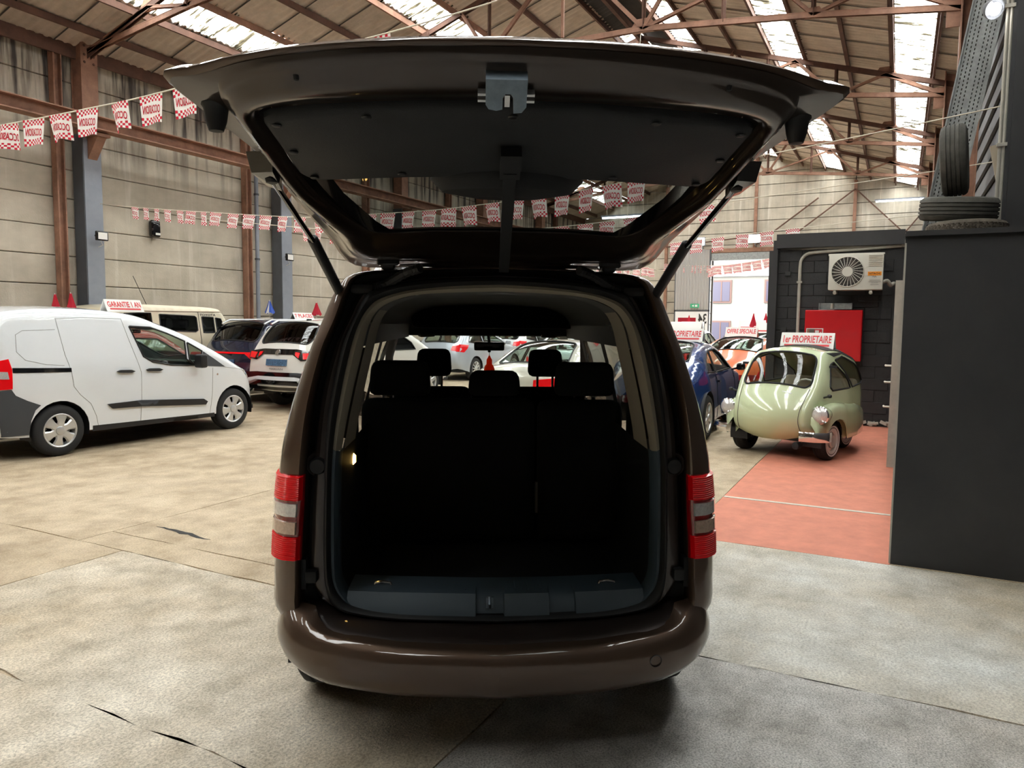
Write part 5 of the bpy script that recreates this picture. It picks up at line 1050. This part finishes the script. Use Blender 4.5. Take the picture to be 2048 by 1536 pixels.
le_ = MB().disc((0, 0, 0), .055, 'x', 20); le_.v = [tuple(RY(-.5) @ RZm(.5) @ Vector((-.004 - p[0], p[1], p[2]))) for p in le_.v]; le_.ob('lens', 'lamp_white', fl_, 0); MB().bar((.03, 0, 0), (.10, -.12, .05), .03).ob('arm', 'grey_steel_dark', fl_, 20)
bd = thing('timber_board', 'pale timber board propped beside the dark column', 'board', (8.75, -.93, 2.39)); MB().box((0, 0, .55), (.04, .24, 1.1), RX(-.2)).ob('board', 'tan', bd, 20)
# air conditioner
ac = thing('air_conditioner', 'cream outdoor air conditioning unit with round fan grille on the dark block wall', 'air conditioner', (13.68, .68, 2.285))
shift(rbox((.30, .82, .60), .02, 2), (0, 0, .30)).ob('casing', 'white_plastic', ac); MB().box((.02, 0, .585), (.32, .84, .03)).box((.0, -.16, .30), (.306, .006, .56)).ob('lid', 'white_plastic', ac, 20)
MB().disc((-.152, .12, .30), .245, 'x', 36).ob('fan_opening', 'sheet_dark', ac, 0)
for k in range(3):
    a = k * 2.09; MB().bar((-.154, .12, .30), (-.154, .12 + .2 * math.cos(a), .30 + .2 * math.sin(a)), .1, .004, upv=(1, 0, 0)).ob('fan_blade', 'seat_brown', ac, 0)
for k in range(24):
    a = 2 * PI * k / 24; MB().bar((-.166, .12 + .07 * math.cos(a), .30 + .07 * math.sin(a)), (-.158, .12 + .245 * math.cos(a + .25), .30 + .245 * math.sin(a + .25)), .008).ob('grille_spoke', 'white_plastic', ac, 0)
for r in (.11, .15, .19, .245): MB().tube([(-.160, .12 + r * math.cos(PI * k / 18), .30 + r * math.sin(PI * k / 18)) for k in range(37)], .003 if r < .24 else .007, 4, cap=False).ob('grille_ring', 'seat_brown' if r < .24 else 'white_plastic', ac)
MB().tube([(-.178, .12, .30), (-.15, .12, .30)], .08, 28).ob('hub', 'white_plastic', ac)
for k in range(7): MB().box((-.153, -.29, .555 - k * .028), (.008, .20, .008)).ob('louvre', 'tan', ac, 0)
MB().box((-.153, -.285, .262), (.006, .20, .062)).ob('badge', 'orange_badge', ac, 0); tx = fit_text('HITACHI', .165, .032); tx.v = [(-.158, -.285 - x, y + .262) for x, y, z in tx.v]; tx.ob('lettering', 'ink', ac, 0)
for z, w in ((.155, .16), (.130, .18), (.085, .12), (.11, .10)): MB().box((-.152, -.29, z), (.004, w, .004)).ob('print_line', 'seat_brown', ac, 0)
MB().tube([(-.155, -.31, .20), (-.155, -.30, .225), (-.155, -.285, .20), (-.155, -.27, .22), (-.155, -.25, .205)], .003, 4).ob('print_script', 'ink', ac)
for y in (.30, -.24): MB().box((.03, y, -.03), (.44, .04, .04)).tube([(-.17, y, -.045), (-.13, y, -.045)], .03, 8).ob('wall_bracket', 'conduit', ac, 20)
MB().tube(cr([(.0, -.40, .12), (.0, -.47, .15), (.05, -.52, .08), (.12, -.56, .11), (.20, -.60, .10)], 4), .032, 8).ob('insulated_pipe', 'conduit', ac)
MB().tube([(.22, -.05, -.05), (.22, -.05, -.17), (.22, -.38, -.18), (.22, -.38, -.46)], .012, 6).ob('drain_hose', 'box_grey', ac)
cc = thing('conduit_pipe', 'pale conduit running down and across the dark block wall', 'pipe', (13.955, 0, 0)); P = [(0, 1.585, .5), (0, 1.585, 2.72)] + [(0, 1.40 + .185 * math.cos(a * PI / 12), 2.75 + .2 * math.sin(a * PI / 12)) for a in range(1, 6)] + [(0, 1.36, 2.955), (0, .4, 3.0), (0, .03, 3.02)]
MB().tube(P, .028, 10).ob('pipe', 'conduit', cc)
for p in ((0, 1.585, 2.45), (0, .95, 2.975), (0, 1.585, 1.5)): MB().box(p, (.05, .09, .035)).ob('clip', 'conduit', cc, 20)
for y, z in ((1.78, 2.60), (1.82, 1.62)): MB().box((13.95, y, z), (.04, .09, .07)).ob('socket_box', 'dark_trim', thing('socket_box', 'small dark %s junction box by the pier of the block wall' % ('upper' if z > 2 else 'lower'), 'socket'), 20)
fc = thing('fire_cabinet', 'large red fire hose cabinet on the dark block wall', 'cabinet', (13.86, 1.0, 1.10))
shift(rbox((.20, .90, .86), .008, 1), (0, 0, .43)).ob('cabinet_body', 'cab_red', fc, 30); shift(rbox((.02, .885, .845), .006, 1), (-.108, 0, .43)).ob('cabinet_door', 'cab_red', fc, 30)
MB().box((-.122, .285, .47), (.006, .27, .16)).ob('label_frame', 'sign_white', fc, 0); MB().box((-.1265, .345, .47), (.006, .12, .135)).ob('label_panel', 'house', fc, 0); MB().box((-.1265, .225, .47), (.006, .12, .135)).ob('label_panel', 'sign_red', fc, 0)
MB().box((-.1305, .245, .475), (.004, .06, .08)).tube([(-.13, .195, .475), (-.13, .18, .475)], .012, 8).ob('pictogram', 'sign_white', fc, 0); MB().box((-.1305, .385, .47), (.004, .03, .135)).ob('pictogram', 'sticker', fc, 0)
bx = thing('steel_box', 'open galvanised steel box on top of the red fire cabinet', 'box', (13.86, .98, 1.962)); q = MB().box((0, 0, .006), (.18, .52, .012)).box((.085, 0, .06), (.01, .52, .12)).box((0, .255, .06), (.18, .01, .12)).box((0, -.255, .06), (.18, .01, .12)).box((-.085, -.12, .05), (.01, .26, .10)); q.ob('box_shell', 'galv', bx, 20); MB().tube([(-.05, .05, .02), (-.05, .05, .11)], .03, 8).ob('post', 'conduit', bx)

# ------------------------------------------------------------------ lamps on the walls, camera, tubes
for u, lab in ((10.03, 'small floodlight on the nearest visible grey column of the concrete wall'), (15.45, 'small floodlight on the grey column behind the left gas strut')):
    f = thing('floodlight', lab, 'lamp', (u, 14.95, 3.42)); shift(rbox((.26, .07, .20), .02, 2), (.02, -.06, 0)).ob('housing', 'gloss_black', f); MB().box((.02, -.098, 0), (.20, .006, .14)).ob('lens', 'sign_white', f, 0); MB().bar((0, .05, 0), (-.1, -.03, .0), .03).ob('arm', 'gloss_black', f, 20); MB().tube([(.02, -.02, -.1), (.08, 0, -.18), (.05, .1, -.22)], .008, 5).ob('cable', 'sign_white', f)
sc = thing('speaker', 'small dark wall speaker below the bunting on the concrete wall', 'speaker', (11.70, 15.40, 3.78)); shift(rbox((.24, .16, .40), .07, 3), (0, 0, 0)).ob('case', 'gloss_black', sc); MB().box((.02, -.085, -.12), (.12, .01, .05)).ob('lens', 'sign_white', sc, 0)
for (x, y, z), lab in (((37.35, 8.85, 5.75), 'glaring floodlight above the corner of the sliding gate'), ((37.3, 6.33, 5.78), 'glaring floodlight above the middle of the open gate')):
    f = thing('floodlight', lab, 'lamp', (x - .12, y, z)); shift(rbox((.12, .62 if y < 8 else .4, .42), .03, 2), (0, 0, 0)).ob('housing', 'grey_steel', f); MB().box((-.065, 0, 0), (.01, .54 if y < 8 else .32, .34)).ob('lens', 'lamp_white', f, 0); MB().bar((.06, 0, -.1), (.45, 0, -.3), .05).ob('arm', 'grey_steel', f, 20)
for (x, y0, y1, z), lab in (((36.2, -.65, 1.15, 7.04), 'lit fluorescent tube under the eaves at the end wall'), ((26.0, 8.1, 9.8, 5.52), 'lit fluorescent tube hanging from the roof, seen through the tailgate glass')):
    f = thing('tube_light', lab, 'lamp', (x, (y0 + y1) / 2, z)); L = y1 - y0; MB().tube([(0, -L / 2, 0), (0, L / 2, 0)], .03, 8).ob('tube', 'tube_white', f); MB().box((0, 0, .06), (.10, L + .1, .06)).ob('batten', 'grey_steel', f, 20)
    for s in (-1, 1): MB().bar((0, s * L * .4, .08), (0, s * L * .4, (roofz(y0 + L / 2) - z - .2)), .012).ob('hanger', 'cord', f, 0)
# ------------------------------------------------------------------ gate, outside
gt_ = thing('sliding_gate', 'pale corrugated sliding gate leaf with a white banner panel below', 'gate', (37.62, 8.45, 0)); cq = MB(); rows = []
n = 24
for k in range(n * 2 + 1): rows.append([(-.03 * ((k // 2) % 2), 1.75 * k / (2 * n), 2.42), (-.03 * ((k // 2) % 2), 1.75 * k / (2 * n), 5.4)])
cq.loft(rows); cq.ob('corrugated_sheet', 'gate_sheet', gt_, 20); MB().box((.02, .87, 2.38), (.08, 1.78, .09)).box((.02, .02, 2.7), (.08, .06, 5.4)).box((.02, 1.74, 2.7), (.08, .06, 5.4)).ob('gate_frame', 'grey_steel_dark', gt_, 20)
MB().box((.0, .87, 1.2), (.03, 1.66, 2.3)).ob('banner_panel', 'house_white', gt_, 0); MB().box((-.02, 1.1, 1.85), (.01, .9, .35)).ob('banner_print', 'flag_red', gt_, 0); tx = fit_text('34', .42, .5, True); tx.v = [(-.03, .32 - x, y + 1.98) for x, y, z in tx.v]; tx.ob('lettering', 'ink', gt_, 0)
ex = thing('exit_sign', 'small green exit sign on the edge of the sliding gate', 'sign', (37.5, 9.15, 2.62)); MB().box((0, 0, 0), (.03, .44, .20)).ob('sign_board', 'exit_green', ex, 0); MB().box((-.018, -.08, 0), (.005, .12, .10)).add([(-.018, .04, .06), (-.018, .04, -.06), (-.018, .14, 0)], [(0, 1, 2)]).ob('pictogram', 'house_white', ex, 0); MB().box((.03, 0, 0), (.05, .04, .04)).ob('bracket', 'grey_steel', ex, 0)
yard = MB().box((60, 7, -.06), (43, 60, .1)).ob('ground_outside', 'asphalt', None, 0, kind='structure')
hs = thing('town_house', 'pale rendered building outside the gate with red-brown windows', 'building', (56, 8.5, 0)); MB().box((3, 0, 5.5), (6, 26, 11)).ob('wall', 'house', hs, 0); MB().box((-.1, 0, 5.35), (.3, 26, .3)).ob('cornice', 'house_white', hs, 0)
for y in (-8.05, -4.3, -.55, 3.2, 6.95):
    for z in (.25, 3.2, 6.6):
        w = MB().box((-.05, y, z + .9), (.16, 1.45, 1.65)); o = w.ob('window_frame', 'wood_frame', hs, 0); MB().box((-.14, y, z + .9), (.04, 1.2, 1.4)).ob('pane', 'house_win', o, 0); MB().box((-.17, y, z + .9), (.04, .08, 1.4)).ob('mullion', 'wood_frame', o, 0)
# ------------------------------------------------------------------ roof signs and pennant flags on cars
def roof_sign(loc, rz, w, h, txt, sub, label, blank=False):
    t = thing('roof_sign', label, 'sign', loc, rz, 'A-frame sale signs on car roofs')
    d = h * .55
    for s, nm in ((-1, 'front_board'), (1, 'rear_board')):
        MB().add([(-w / 2, s * d, 0), (w / 2, s * d, 0), (w / 2, 0, h), (-w / 2, 0, h), (-w / 2, s * (d - .015), 0), (w / 2, s * (d - .015), 0), (w / 2, s * -.0 , h - .02), (-w / 2, 0, h - .02)], [(0, 1, 2, 3), (4, 7, 6, 5), (0, 4, 5, 1), (1, 5, 6, 2), (3, 2, 6, 7), (0, 3, 7, 4)]).ob(nm, 'sign_white', t, 20)
    def fr(x, y): f = y / h; return (x, -d * (1 - f) - .004, y)
    if txt:
        q = fit_text(txt, w * .90, h * .46); q.v = [fr(x, y + h * .60) for x, y, z in q.v]; q.ob('lettering', 'sign_red', t, 0)
    if sub:
        MB().add([fr(x * w, y * h) for x, y in ((-.42, .16), (.42, .16), (.42, .28), (-.42, .28))], [(0, 1, 2, 3)]).ob('red_band', 'sign_red', t, 0)
    return t
A90 = -PI / 2
roof_sign((10.80, 1.09, 1.385), A90 - .08, .68, .215, '1er PROPRIETAIRE', True, 'white roof sign reading 1er PROPRIETAIRE on the pale green bubble car')
roof_sign((12.15, 3.14, 1.42), A90, .68, .21, '1er PROPRIETAIRE', True, 'white roof sign with red lettering on the dark blue coupe, partly hidden')
roof_sign((17.4, 3.16, 1.42), A90, .70, .22, 'OFFRE SPECIALE', False, 'white roof sign reading OFFRE SPECIALE on the orange coupe')
roof_sign((6.85, 9.75, 1.80), 0, .56, .17, 'GARANTIE 1 AN', True, 'white roof sign reading GARANTIE 1 AN on the white panel van')
roof_sign((13.05, 12.2, 1.70), 0, .62, .18, '7 PLACES', False, 'white roof sign reading 7 PLACES on the dark navy SUV')
roof_sign((5.9, 12.1, 2.04), 0, .55, .18, None, True, 'roof sign with a red band on the beige van with the roof rack')
roof_sign((8.2, 12.0, 1.54), 0, .5, .26, None, False, 'blank white roof sign on the small red hatchback')
roof_sign((22.9, 3.3, 1.46), A90, .9, .30, None, True, 'roof sign with a red band on the champagne saloon near the gate')
roof_sign((22.4, 5.7, 1.49), A90, .95, .28, None, True, 'roof sign with a red band on the dark saloon near the gate')
roof_sign((27.3, 4.6, 1.54), A90, .9, .32, None, True, 'roof sign with a red band on the dark grey hatchback by the gate')
roof_sign((29.3, 7.2, 1.48), A90, .9, .32, None, True, 'roof sign with a red band on the white saloon nearest the gate')
def car_flag(loc, h, m, label):
    t = thing('car_flag', label, 'flag', loc, 0, 'furled flags on car roofs'); MB().tube([(0, 0, 0), (0, 0, h)], .006, 5).ob('pole', 'sign_white', t)
    q = MB(); rings = []
    for i in range(7):
        z = h * (.98 - .62 * i / 6); r = .012 + .075 * (i / 6) ** 1.2; rings.append([(r * (1 + .35 * (k % 2)) * math.cos(2 * PI * k / 10), r * (1 + .35 * (k % 2)) * math.sin(2 * PI * k / 10), z - .02 * (k % 3)) for k in range(10)])
    q.loft(rings, True); q.m = [(1 if m == 'flag_blue' and i % 10 in (0, 1, 5) else 0) for i in range(len(q.f))]; q.ob('cloth', [m, 'flag_white'], t, 40)
car_flag((7.30, 12.05, 1.54), .56, 'flag_red', 'red furled flag on the red hatchback, nearer the estate rack'); car_flag((7.62, 12.15, 1.55), .58, 'flag_red', 'red furled flag on the red hatchback, beside the blank sign')
car_flag((12.1, 12.25, 1.72), .42, 'flag_blue', 'blue and white furled flag on the navy SUV roof'); car_flag((12.75, 11.5, 1.69), .42, 'flag_red', 'red furled flag at the roof edge beside the 7 PLACES sign')
for (x, y, z), lab in (((22.3, 6.35, 1.47), 'red furled flag on the dark saloon by the gate'), ((29.5, 7.4, 1.47), 'red furled flag on the white saloon nearest the gate'), ((23.0, 3.85, 1.45), 'red furled flag on the champagne saloon'), ((27.6, 4.2, 1.53), 'red furled flag on the dark grey hatchback')): car_flag((x, y, z), .6, 'flag_red', lab)
# ------------------------------------------------------------------ bunting
def pennant(v, w=.28, h=.29, mirrored=True):
    """checkered cloth, white oval band with lettering; v picks how it hangs"""
    fold = {0: .02, 1: .035, 2: .05}[v]; sk = {0: -.06, 1: .05, 2: -.12}[v]
    def P(a, b, o=0.): # a 0..1 across, b 0..1 down
        x = (a - .5) * w * (1 - .10 * b) + sk * b * w; z = -b * h * (1 - .06 * math.sin(PI * a)); y = fold * math.sin(a * 5.2 + v * 1.7) * (.35 + b) + o; return (x, y, z)
    nx, ny = 12, 12; q = MB(); band = lambda a: (.30 - .07 * math.sin(PI * a), .70 + .07 * math.sin(PI * a))
    for i in range(nx):
        t0, t1 = i / nx, (i + 1) / nx
        def col(t): b0, b1 = band(t); return [b0 * k / 3 for k in range(4)] + [b1 + (1 - b1) * k / 3 for k in range(4)]
        c0, c1 = col(t0), col(t1)
        for k in range(7):
            mi = 1 if k == 3 else (i + k) % 2
            q.add([P(t0, c0[k]), P(t1, c1[k]), P(t1, c1[k + 1]), P(t0, c0[k + 1])], [(0, 1, 2, 3)], mi)
    me = q.mesh('pennant', ['flag_red', 'flag_white'], 60)
    tx = fit_text('OCCASION', .84, .30, mirrored); lt = MB()
    for side in (-.003, .003): lt.add([P(x + .5, .5 - y + .05 * (x * 2) , side) for x, y, z in tx.v], tx.f)
    return me, lt.mesh('lettering', 'flag_red', 0)
PM = {(v, m): pennant(v, mirrored=m) for v in range(3) for m in (True, False)}
def bunting(label, P, sag, pitch, t0, t1, sc=1., mirrored=True, sc1=None):
    """P: end points (or several); the cord sags a little between them"""
    P = [Vector(p) for p in P]; pts = []; n = 24
    for i in range(len(P) - 1):
        for k in range(n): t = k / n; p = P[i].lerp(P[i + 1], t); pts.append(p - Vector((0, 0, sag * 4 * t * (1 - t))))
    pts.append(P[-1]); base = pts[0]; t = thing('bunting_string', label, 'bunting', base)
    MB().tube([p - base for p in pts], .008 * sc, 5).ob('cord', 'cord', t)
    L = [0.]
    for a, b in zip(pts, pts[1:]): L.append(L[-1] + (b - a).length)
    s = L[-1] * t0; i = 0; k = 0
    while s < L[-1] * t1:
        while i < len(L) - 2 and L[i + 1] < s: i += 1
        f = (s - L[i]) / (L[i + 1] - L[i]); p = pts[i].lerp(pts[i + 1], f); d = pts[i + 1] - pts[i]
        a = math.atan2(d.y, d.x); v = random.choice((0, 0, 1, 1, 2)); me, lt = PM[(v, mirrored)]
        flip = PI if abs(((a - math.radians(27.36 - 90) + PI) % (2 * PI)) - PI) > PI / 2 else 0
        el = math.atan2(d.z, math.hypot(d.x, d.y)) * (-1 if flip == 0 else 1)
        o = link('pennant', me, t, p - base, (0, el, a + flip + random.uniform(-.2, .2)), (sc + ((sc1 or sc) - sc) * s / L[-1]) * random.uniform(.96, 1.05)); link('lettering', lt, o)
        s += pitch * random.uniform(.92, 1.08); k += 1
bunting('bunting string nearest the camera, high above the white panel van', [(5.9, 15.38, 4.30), (6.27, 12.25, 4.43), (6.58, 9.69, 4.55), (6.76, 8.48, 4.66), (7.37, 5.77, 5.07), (7.8, 4.3, 5.38), (10.02, 2.0, 7.48)], .01, .53, .02, .68, 1.2, True, 1.5)
bunting('bunting string from the grey wall column through the view of the tailgate glass', [(10.1, 14.98, 4.10), (9.87, 13.56, 3.91), (9.61, 11.02, 3.62), (9.75, 9.02, 3.44), (9.66, 6.35, 3.39), (9.53, 4.22, 3.46), (9.2, 3.11, 3.50), (8.89, 1.53, 3.59), (8.45, -.76, 3.76)], .008, .385, .09, .765, .78, True, 1.08)
bunting('bunting string passing low in the tailgate glass and out to the tyre pile', [(12.3, 15.38, 4.15), (11.19, 9.92, 3.45), (11.25, 8.71, 3.37), (11.74, 6.04, 3.30), (11.91, 4.4, 3.39), (12.16, 2.61, 3.62), (12.7, -1.27, 4.05)], .01, .41, .30, .77, .92, True)
bunting('bunting string above the open gate, ending over the dark block wall', [(15.58, 5.1, 7.75), (15.49, 5.31, 3.36), (15.69, 4.5, 3.39), (15.69, 2.32, 3.56), (15.55, -.69, 3.74)], .0, .46, .435, .76, .95, False)
bunting('far bunting string across the back of the lane, left of the gate', [(24.0, 15.38, 3.98), (29.8, 9.3, 4.0), (37.72, 10.2, 4.45)], .08, .40, .02, .62, 1.2, False)
bunting('far bunting string across the top of the open gate', [(37.7, 8.9, 4.4), (31.0, 6.8, 4.05), (31.4, 4.2, 4.45), (32.2, -.7, 4.9)], .05, .38, .3, .85, 1.25, False)
bunting('furthest bunting string, hung along the gate lintel', [(37.64, 10.75, 4.75), (37.6, 8.3, 4.6), (37.68, 5.0, 4.72)], .04, .42, .02, .99, 1.25, False)
